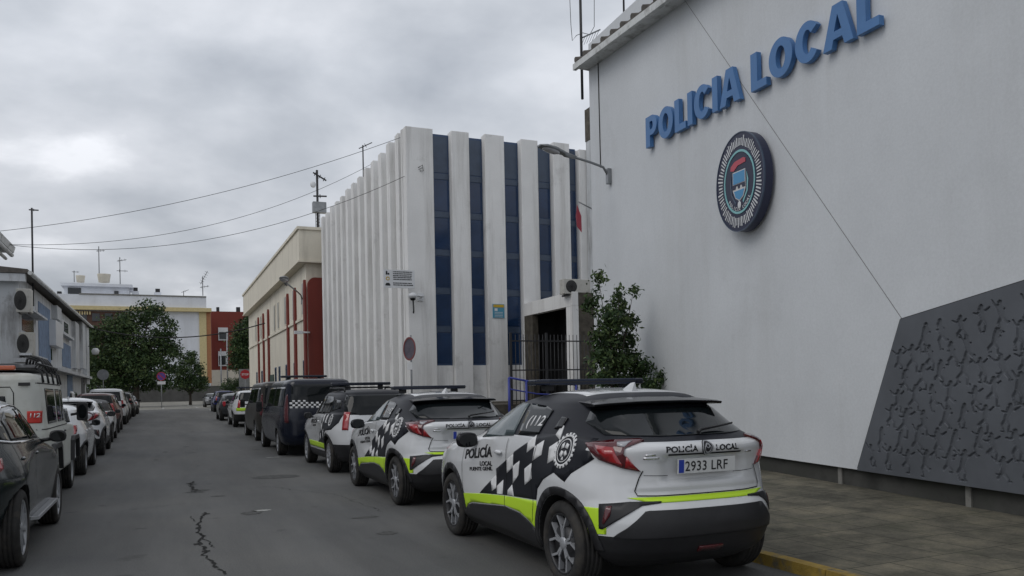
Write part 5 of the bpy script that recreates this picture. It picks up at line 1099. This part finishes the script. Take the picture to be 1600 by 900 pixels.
# ------------------------------------------------------------------ cables
def cable(a, b, sag, r, label, n=24):
    a, b = np.array(a, float), np.array(b, float); P = [tuple(a+(b-a)*t-np.array([0, 0, sag*4*t*(1-t)])) for t in np.linspace(0, 1, n)]; q = MB(); q.tube(P, r, 5); o = q.build('overhead_cable', M['cable']); tag(o, label, 'cable')
cable(onX(-40, 365, -6.0), onY(628, 214, 30.2), .55, .009, 'highest overhead cable, straight across the cloudy sky to the corner fin')
cable(onX(8, 382, -5.2), onY(585, 254, 38.0), 1.1, .009, 'middle overhead cable sagging from the near eave to the office roof')
cable(onX(8, 382, -5.2), onY(660, 262, 29.35), 1.2, .009, 'lowest overhead cable ending in a loop on the corner fin')
cable(onX(134, 510, -5.3), onX(414, 505, 7.6), 1.0, .045, 'thick dark cable crossing the street in front of the large tree')
p = onY(658, 262, 29.3); q = MB(); q.tube([(p[0]-.1, p[1]+.05, p[2]), (p[0]+.05, p[1]-.02, p[2]+.1), (p[0]+.08, p[1], p[2]-.12), (p[0]-.02, p[1]+.08, p[2]-.1)], .015, 6); o = q.build('cable_loop', M['cable']); tag(o, 'loop of black cable hooked on the corner fin near its top', 'cable')
# ------------------------------------------------------------------ antennas
def antenna(px_, yb_, yt_, Y, label, elems=(), r=.02, cat='antenna', onx=None, dz=0):
    p0 = onX(px_, yb_, onx) if onx is not None else onY(px_, yb_, Y); p1 = onX(px_, yt_, onx) if onx is not None else onY(px_, yt_, Y); t = empty('roof_antenna', (p0[0], p0[1], p0[2]-dz), 0, label, cat); H = p1[2]-p0[2]+dz
    q = MB(); q.tube([(0,0,0),(0,0,H)], r, 6); q.build('mast', M['dark_metal'], t)
    for (zf, ln, ang, n_) in elems:
        q = MB(); d = Vector((math.cos(ang), 0, math.sin(ang))); a_ = Vector((0, 0, H*zf)); q.tube([a_-d*ln*.3, a_+d*ln*.7], r*.7, 5)
        for k in range(n_): c_ = a_-d*ln*.3+d*ln*(k+.5)/max(1, n_); e_ = Vector((-d.z, 0, d.x))*ln*.14; q.tube([c_-e_, c_+e_], r*.45, 4); q.tube([c_-Vector((0, ln*.16, 0)), c_+Vector((0, ln*.16, 0))], r*.45, 4)
        q.build('aerial', M['dark_metal'], t)
    return t
antenna(51.5, 445, 325, 44, 'tall thin mast on the roof of the left house row', [(.98, .4, 0, 1)], .045, dz=1.0)
antenna(155, 432, 385, 144, 'thin aerial between the two water tanks on the far penthouse', [(.85, 1.2, .1, 3)], .06)
antenna(188, 455, 402, 144, 'aerial right of the water tanks on the far penthouse', [(.9, 1.4, .2, 3), (.6, 1.6, 0, 2)], .06)
antenna(116, 441, 423, 144, 'short aerial left of the smaller water tank', [(.9, 1.0, 0, 2)], .05)
antenna(317, 462, 432, 141, 'slanted yagi aerial at the right end of the far parapet', [(.8, 2.4, 1.1, 6), (.45, 1.4, .2, 3)], .06)
antenna(287, 462, 455, 141, 'low dish aerial on the far parapet', [(.9, 1.2, .4, 1)], .05)
antenna(568, 285, 227, 37, 'slim antenna with a short top arm rising from the finned office roof', [(.97, .7, .5, 1), (.35, .35, 0, 1)], .03, dz=.6)
am = antenna(497, 365, 266, 50, 'radio mast with box and flag-like aerial on the cream building roof', [(.93, .9, -.5, 3), (.62, .8, .05, 1)], .07, dz=.3)
H_ = 4.2; q = MB(); q.box(-.3, .5, -.2, .2, 1.55, 2.2); q.build('equipment_box', M['grey_metal'], am, bevel=.02); q = MB(); q.ball((-.25, 0, 3.25), (.17, .1, .2), 10); q.build('dish', M['sign_white'], am)
q = MB()
for s in (-1, 1): q.tube([(s*.12, 0, 0), (s*.12, 0, 1.6)], .02, 5)
for k in range(8): q.tube([(-.12, 0, .2*k), (.12, 0, .2*k+.2)], .015, 4)
q.build('lattice', M['dark_metal'], am)
ap1 = antenna(910, 155, -40, 18.0, 'tall roof antenna with yagi arm and loose cables beside the police roof', [(.50, .0001, .45, 1)], .035)
q = MB(); H1 = onY(910, 60, 18)[2]-ap1.location.z; q.tube([(0,0,H1),(.55,0,H1+.30)], .018, 6)
for k in range(6): q.tube([(.1+.08*k, -.02, H1+.05+.043*k), (.16+.08*k, .3, H1-.05+.043*k)], .006, 4)
q.build('yagi_arm', M['grey_metal'], ap1)
q = MB(); q.tube([(-.30,0,H1+1.1),(-.28,0,H1+.3),(-.25,0,H1-.1),(-.13,0,H1+.05),(.05,0,H1+.14),(.25,0,H1+.13),(.38,0,H1+.35),(.40,0,H1+1.2)], .008, 5); q.build('loose_wire', M['cable'], ap1)
ap2 = antenna(975, 28, -60, 15.0, 'thinner second antenna rising behind the police roof edge', [], .022)
# ------------------------------------------------------------------ trees
def leafmats():
    for k, c in (('leaf_a', (.028,.056,.019)), ('leaf_b', (.050,.086,.027)), ('leaf_c', (.088,.125,.042)), ('leaf_d', (.016,.034,.014))): M[k] = mat('foliage '+k[-1], c, .6, var=.25, scale=2, spec=.3)
leafmats(); M['bark'] = mat('bark', (.055,.045,.035), .95, var=.3, scale=6, bump=.4)
def make_tree(name, loc, label, clumps, trunk, leaf, n, seed, group=None, lw=.45, cat='tree', drop=.0, ntw=0, shell=.55):
    rnd = np.random.RandomState(seed); t = empty(name, loc, 0, label, cat, group)
    q = MB(); th_, tr0 = trunk; q.tube([(0,0,0),(.04*th_*.3,.02,th_*.45),(0,0,th_),(0.02,0,th_*1.5)], [tr0, tr0*.8, tr0*.65, tr0*.3], 10)
    for (cx, cy, cz, rx, ry, rz_) in clumps[:14]:
        q.tube([(0, 0, th_*.75), (cx*.45, cy*.45, th_+(cz-th_)*.45), (cx, cy, cz)], [tr0*.42, tr0*.25, tr0*.06], 6)
    q.build('trunk', M['bark'], t)
    V = []; F = []; MI = []
    w_ = np.array([c[3]*c[4]*c[5] for c in clumps])**.67; w_ /= w_.sum()
    for ci, c in enumerate(clumps):
        m_ = int(n*w_[ci]); sub_n = max(6, m_//28)
        dirs = rnd.randn(sub_n, 3); dirs /= np.linalg.norm(dirs, axis=1)[:, None]; rad = (shell+(1-shell)*rnd.rand(sub_n))
        cen = np.array(c[:3])+dirs*rad[:, None]*np.array(c[3:6]); tone = rnd.rand(sub_n)
        for s_ in range(sub_n):
            k = max(1, m_//sub_n); sc = rnd.uniform(.14, .30)*min(c[3:6])+leaf
            P = cen[s_]+rnd.randn(k, 3)*sc*np.array([.55, .55, .40])
            for p in P:
                if p[2] < .3: continue
                a = rnd.randn(3); a[2] -= drop; a /= np.linalg.norm(a); b = np.cross(a, rnd.randn(3)); b /= np.linalg.norm(b); L_ = leaf*rnd.uniform(.6, 1.3); W_ = L_*lw
                i0 = len(V); V += [p-a*L_*.5, p+b*W_*.5+a*L_*.02, p+a*L_*.5, p-b*W_*.5+a*L_*.02]; F.append((i0, i0+1, i0+2, i0+3))
                r = tone[s_]*.7+rnd.rand()*.3; MI.append(0 if r < .38 else 1 if r < .66 else 2 if r < .80 else 3)
    me = bpy.data.meshes.new('crown'); me.from_pydata([tuple(v) for v in V], [], F)
    for k in ('leaf_a', 'leaf_b', 'leaf_c', 'leaf_d'): me.materials.append(M[k])
    me.polygons.foreach_set('material_index', MI); link_mesh('crown', me, t); return t
def cl(Y, base, lst, ppm): 
    out = []
    for (px_, py_, rx, ry, dy) in lst: p = onY(px_, py_, Y); out.append((p[0]-base[0], dy, p[2]-base[2], rx/ppm, rx/ppm*.9, ry/ppm))
    return out
YT = 100; pb = onY(212, 600, YT); bt = (pb[0], YT, gz(YT)); ppm = 1280/(YT*.919-2)
make_tree('broad_tree', bt, 'large dark broadleaf tree in front of the apartment block, tallest at the street end', cl(YT, bt, [(236,487,20,20,0),(208,500,24,20,1),(180,510,22,20,-1),(262,510,14,16,0),(160,540,22,28,0),(200,545,34,34,0),(240,540,30,30,1),(265,560,14,26,0),(180,575,30,24,1),(230,578,32,22,-1),(150,575,14,22,0),(275,545,8,12,0),(255,530,16,14,0),(165,598,26,14,0),(205,600,34,12,1),(245,598,24,12,0),(190,560,26,24,2),(225,560,26,24,2)], ppm), (4.2, .38), .36, 24000, 3)
YT = 108; pb = onY(297, 600, YT); bt = (pb[0], YT, gz(YT)); ppm = 1280/(YT*.919-2)
make_tree('small_tree', bt, 'smaller rounded dark tree right of the large one at the street end', cl(YT, bt, [(297,575,20,18,0),(283,588,13,14,0),(312,590,12,14,0),(300,560,10,12,0),(285,562,5,10,0),(297,602,24,10,0),(280,600,12,10,0),(315,600,12,10,0)], ppm), (1.6, .2), .28, 7500, 5)
YT = 116; pb = onY(380, 600, YT); bt = (pb[0], YT, gz(YT)); ppm = 1280/(YT*.919-2)
make_tree('dark_tree', bt, 'tall dark tree partly hidden by the cream building, before the red block', cl(YT, bt, [(382,520,18,20,0),(374,545,16,20,0),(390,555,20,26,0),(370,570,12,14,0),(392,505,12,14,0)], ppm), (4, .3), .36, 9500, 7)
YT = 118; pb = onY(370, 600, YT); bt = (pb[0]-1.5, YT, gz(YT)); ppm = 1280/(YT*.919-2)
make_tree('round_bush', bt, 'low round dark bush under the red block windows', cl(YT, bt, [(360,602,16,10,0),(372,600,10,9,0)], ppm), (.6, .1), .25, 1800, 9, cat='bush')
YT = 104; bt = (onY(150, 600, YT)[0]-3, YT, gz(YT)); ppm = 1280/(YT*.919-2)
make_tree('dark_tree', bt, 'dark tree mass half hidden behind the end of the left house row', cl(YT, bt, [(142,530,12,20,0),(140,565,14,26,0),(150,596,16,14,0)], ppm), (3, .25), .34, 3500, 11)
# slender evergreen against the police wall
bt = (7.75, 13.2, .30)
ev = [(936,440,8,20),(934,470,13,22),(958,462,7,16),(990,455,6,14),(975,478,16,18),(940,500,20,20),(965,505,24,20),(992,500,12,18),(925,530,16,18),(955,535,26,20),(990,532,18,18),(930,560,22,20),(965,565,30,22),(1003,560,16,18),(925,588,18,16),(960,592,32,16),(1000,590,20,16),(1025,590,9,12),(1012,575,12,12),(985,565,18,18),(1008,598,18,14),(975,600,26,14),(1022,602,10,10)]
ppm = 1280/(13.2*.919+7.75*.394)
make_tree('evergreen_shrub', bt, 'slender glossy evergreen shrub-tree standing before the left end of the police wall', cl(13.2, bt, [(a, b, c*.88, d*.92, 0.25*math.sin(i*2.1)) for i, (a, b, c, d) in enumerate(ev)]+[(960,625,30,20,0)], ppm), (1.3, .05), .095, 9800, 21, lw=.42, shell=.25)
# ------------------------------------------------------------------ vehicles along the right kerb
GP = 'police vehicles parked along the right kerb'
def police_extras(t, kind, zbar, xbar):
    S = TYPES[kind]; B = S['bvh']; P = lambda nm, sh, ax, m_, parent=t, **k: panel(nm, sh, ax, B, M[m_], parent, **k)
    lightbar(t, xbar, zbar, 1.25, .15, .06, S['topz']-.03)
    return P
chr1 = make_chr((3.785, 5.84, 0), 'white, black and lime police crossover nearest the camera, plate 2933 LRF', '2933 LRF', group=GP, cat='police car')
chr2 = copy_tree(chr1); chr2.location = (3.86, 11.15, 0)
chr2['label'] = 'police crossover with plate starting 033, second in the right row of police vehicles'
_pl = [c for c in chr2.children if c.name.startswith('number_plate')][0]
for c in list(_pl.children): bpy.data.objects.remove(c)
_q = plate(chr2, '033', -.722, .0, .975, tilt=-.06); _q.children[0].location = (0, .10, 0)
for c in list(_q.children):
    c.scale = (1, .45, 1); c.location = (0, .095, 0)
bpy.data.objects.remove(_pl)
dus = make_car('suv', (3.93, 16.4, 0), 'boxy police off-roader with roof rails and upright red lamps, third in the right row', 'paint_white', 'police_car', 'police car', group=GP, ptxt=None, top='paint_black', wheels='multi')
P = police_extras(dus, 'suv', 1.73, .9)
for s, ax in ((1, 'L'), (-1, 'R')):
    blk = [(.62,1.16),(.75,1.0),(.75,.86),(1.0,.72),(1.0,.60),(1.15,.55),(.40,.55),(.36,.72),(.12,.83),(-.30,.86),(-.55,1.0),(-.60,1.20),(.1,1.18)]
    bp = P('livery_panel', [blk], ax, 'paint_black', off=.0035, skirt=.003)
    P('livery_check', [[(.72,.92),(.60,.98),(.60,.84),(.72,.78)],[(.60,1.12),(.48,1.16),(.48,1.0),(.60,.96)],[(.48,.80),(.38,.86),(.40,.70),(.50,.66)],[(.90,.70),(.80,.76),(.80,.64),(.90,.60)],[(.30,1.12),(.18,1.16),(.20,1.02),(.32,.98)]], ax, 'white_vinyl', parent=bp, off=.006, skirt=.002)
    P('gear_emblem', ring2(-.12, 1.04, .085, .105, 30, teeth=1, td=.014)+ring2(-.12, 1.04, .03, .05, 12), ax, 'white_vinyl', parent=bp, off=.0065, skirt=.001)
    for txt, u0, u1, v0, h in (('POLIC\u00cdA', 1.95, 1.25, .93, .085), ('LOCAL', 1.7, 1.4, .87, .04)):
        P('lettering', fit_text(txt, u0-u1, h, bold=.03), ax, 'ink', place=((u0, v0, .04, -1) if s > 0 else (u1, v0, -.04, 1)), off=.005, skirt=.001, step=.2)
    P('lime_band', [[(2.2,.56),(.42,.56),(.45,.44),(2.18,.44)]], ax, 'lime', off=.0045, skirt=.003)
    r = MB(); r.tube([(-.35, s*.60, 1.60), (-.28, s*.60, 1.665), (1.15, s*.60, 1.675), (1.25, s*.60, 1.62)], .018, 8); r.build('roof_rail', M['black_plastic'], dus)
r = MB(); [r.box(x-.03, x+.03, -.62, .62, 1.665, 1.70) for x in (.9,)]; r.build('roof_crossbar', M['black_plastic'], dus, bevel=.006)
van1 = make_car('van', (3.72, 21.75, gz(21.75)), 'dark navy police van with chequered band and light bar, fourth in the right row', 'paint_dkblue', 'police_van', 'van', group=GP, wheels='multi', clad=False, lampmat='dark_red_lamp')
P = police_extras(van1, 'van', 2.02, 1.7)
ck = []
for i in range(15):
    for j in range(4):
        if (i+j) % 2 == 0:
            y0 = .76-i*.064; z0 = 1.20+j*.052
            if not (j > 2 and i > 6): ck.append([(y0, z0), (y0, z0+.05), (y0-.062, z0+.05), (y0-.062, z0)][::-1])
o = panel('chequered_band', ck, 'B', van1 and TYPES['van']['bvh'], M['white_vinyl'], van1, off=.010, skirt=.002); o['kind'] = 'stuff' if False else 'part'
del o['kind']
van2 = make_car('van', (3.85, 28.4, gz(28.4)), 'dark bronze van parked nose to tail ahead of the chequered police van', 'paint_bronze', 'parked_van', 'van', wheels='multi', clad=False, lampmat='dark_red_lamp')
suv1 = make_car('suv', (3.85, 38.6, gz(38.6)), 'white police off-roader with lime rear band, ahead of the two dark vans', 'paint_white', 'police_car', 'police car', group=GP, wheels='steel')
P = police_extras(suv1, 'suv', 1.73, .9); P('lime_band', [[(.78,.86),(-.78,.86),(-.78,.72),(.78,.72)]], 'B', 'lime', off=.0045, skirt=.003)
make_car('hatch', (3.75, 46.5, gz(46.5)), 'dark grey hatchback half hidden ahead of the small white police off-roader', 'paint_darkgrey', group='private cars on the right side')
make_car('suv', (4.65, 68, gz(68)), 'deep blue high car near the far end of the right row', 'paint_blue', group='private cars on the right side')
make_car('saloon', (5.0, 92, gz(92)), 'grey saloon facing the camera at the far right end of the street', 'paint_grey', rz=-PI/2, group='private cars on the right side')
# ------------------------------------------------------------------ left kerb
GL = 'vehicles parked along the left kerb'
glc = make_car('big_suv', (-2.13, 8.95, 0), 'dark anthracite sport utility car with chrome window trim, nearest on the left', 'paint_anthracite', wheels='multi', clad=False, group=GL)
B = TYPES['big_suv']['bvh']
for s, ax in ((1, 'L'), (-1, 'R')):
    panel('window_trim', strip([(-.44,1.21),(-.30,1.20),(.1,1.16),(.95,1.135),(2.0,1.11)], .022)+strip([(-.44,1.21),(-.18,1.345),(.14,1.44),(.5,1.50),(.95,1.515),(1.22,1.50),(1.54,1.40),(1.8,1.26),(2.05,1.11)], .014), ax, B, M['chrome'], glc, off=.010, skirt=.008)
    q = MB(); q.hexa([(.50,s*.86,.36),(2.30,s*.86,.36),(2.22,s*.985,.355),(.58,s*.985,.355)], [(.50,s*.86,.39),(2.30,s*.86,.39),(2.22,s*.985,.385),(.58,s*.985,.385)])
    for k in range(22): q.box(.64+k*.07, .67+k*.07, min(s*.92, s*.97), max(s*.92, s*.97), .388, .394)
    q.build('running_board', M['alloy'], glc)
lr = make_car('offroad', (-2.25, 13.6, 0), 'cream boxy off-road vehicle with loaded black roof rack and red 112 panel', 'paint_cream', 'offroad_vehicle', 'off-road car', wheels='steel', clad=False, group=GL)
B = TYPES['offroad']['bvh']
a = panel('emergency_panel', [[(-.595,1.41),(-.595,1.245),(-.755,1.245),(-.755,1.41)][::-1]], 'B', B, M['red_sign'], lr, off=.010, skirt=.012)
panel('lettering', fit_text('112', .125, .055, bold=.03, shear=.1), 'B', B, M['white_vinyl'], a, place=(-.612, 1.325, 0, -1), off=.0125, skirt=.001, step=.5)
q = MB(); q.box(-.875, -.855, -.64, -.50, 1.755, 1.80); q.build('air_vent', M['black_plastic'], lr, bevel=.004)
panel('rear_door_seam', strip([(.44,.55),(.44,1.66),(.40,1.74),(-.40,1.74),(-.44,1.66),(-.44,.55)], .012), 'B', B, M['seam'], lr, off=.003, skirt=0)
panel('waist_seam', strip([(-.84,1.155),(1.9,1.155)], .014)+strip([(-.84,1.79),(1.8,1.79)], .016), 'R', B, M['seam'], lr, off=.004, skirt=0)
for s, cx in ((-1, 0), (-1, 2.79), (1, 0), (1, 2.79)):
    q = MB()
    q.prism([(cx+a_, s*.82, b_) for a_, b_ in [(-.56,.52),(-.50,.86),(-.36,.93),(.36,.93),(.50,.86),(.56,.52),(.48,.52),(.42,.80),(.32,.86),(-.32,.86),(-.42,.80),(-.48,.52)]], (0, s*.07, 0))
    q.build('wheel_arch', M['black_plastic'], lr)
q = MB()
for s in (-1, 1):
    q.tube([(-.60, s*.70, 2.06), (1.72, s*.70, 2.06)], .016, 6); q.tube([(-.60, s*.66, 2.0), (1.72, s*.66, 2.0)], .016, 6)
for x in np.linspace(-.6, 1.72, 8): q.tube([(x, -.70, 2.06), (x, -.66, 2.0), (x, .66, 2.0), (x, .70, 2.06)], .014, 6)
for s in (-1, 1):
    for x in (-.5, .1, .7, 1.3, 1.65): q.tube([(x, s*.66, 2.0), (x, s*.73, 1.95), (x, s*.755, 1.80)], .016, 6)
q.build('roof_rack', M['black_plastic'], lr)
q = MB(); q.hexa([(-.2,-.5,2.01),(1.3,-.55,2.01),(1.3,.5,2.01),(-.2,.5,2.01)], [(-.05,-.40,2.09),(1.2,-.45,2.13),(1.2,.4,2.13),(-.05,.4,2.09)]); ld = q.build('rack_load', M['black_plastic'], lr, bevel=.04, seg=3)
for x in (.30, .62, .94, 1.26):
    q = MB(); q.tube([(x, -.72, 1.98)]+[(x+.02, -.70+.10*math.sin(a_), 2.06+.13*math.sin(a_)) for a_ in (.6, 1.2)]+[(x+.06, -.55, 2.20), (x+.10, -.45, 2.17), (x+.14, -.42, 2.05)], .018, 6); q.build('rack_hoop', M['black_plastic'], lr)
q = MB(); q.box(-.74, -.66, -.45, .60, 1.975, 2.035); ob = q.build('beacon_bar', M['orange_lamp'], lr, bevel=.015)
q = MB(); [q.box(-.75, -.65, y-.02, y+.02, 1.97, 2.045) for y in (-.20, .08, .36)]; q.build('beacon_divider', M['black_plastic'], ob)
q = MB(); q.lathe([(.001,-.10),(.34,-.10),(.38,-.06),(.38,.06),(.34,.10),(.001,.10)], 32, 'x', (-.98, -.06+.0, 1.02)); 
make_car('hatch', (-2.27, 19.0, 0), 'small white hatchback with bright red tail lamp, in front of the cream off-road vehicle', 'paint_white', group=GL)
make_chr((-2.28, 24.75, gz(24.75)), 'plain white crossover with angular tail lamps, just beyond the small white hatchback', None, livery=False, group=GL)
make_car('hatch', (-2.33, 30.8, gz(30.8)), 'low white hatchback directly behind the maroon off-roader, dark mirrors', 'paint_white', group=GL, top='paint_white')
make_car('suv', (-2.42, 37.2, gz(37.2)), 'dark maroon high car between the low white hatchback and the white van', 'paint_maroon', group=GL)
kg = make_car('kangoo', (-2.45, 45.4, gz(45.4)), 'tall white van with broad rear window and upright tail lamps', 'paint_white', 'parked_van', 'van', group=GL)
make_car('hatch', (-2.5, 53, gz(53)), 'dark hatchback just beyond the tall white van, nearest of the far dark cars', 'paint_darkgrey', group=GL)
make_car('suv', (-2.45, 60, gz(60)), 'dark high car, middle of the three far dark cars on the left', 'paint_darkgrey', group=GL)
make_car('saloon', (-2.4, 67.5, gz(67.5)), 'dark saloon last in the left row, farthest of the dark cars', 'paint_anthracite', group=GL)
make_car('kangoo', (-6.0, 62, gz(62)), 'white van set back to the left, seen above the roof of the tall white van', 'paint_white', 'parked_van', 'van', group=GL)
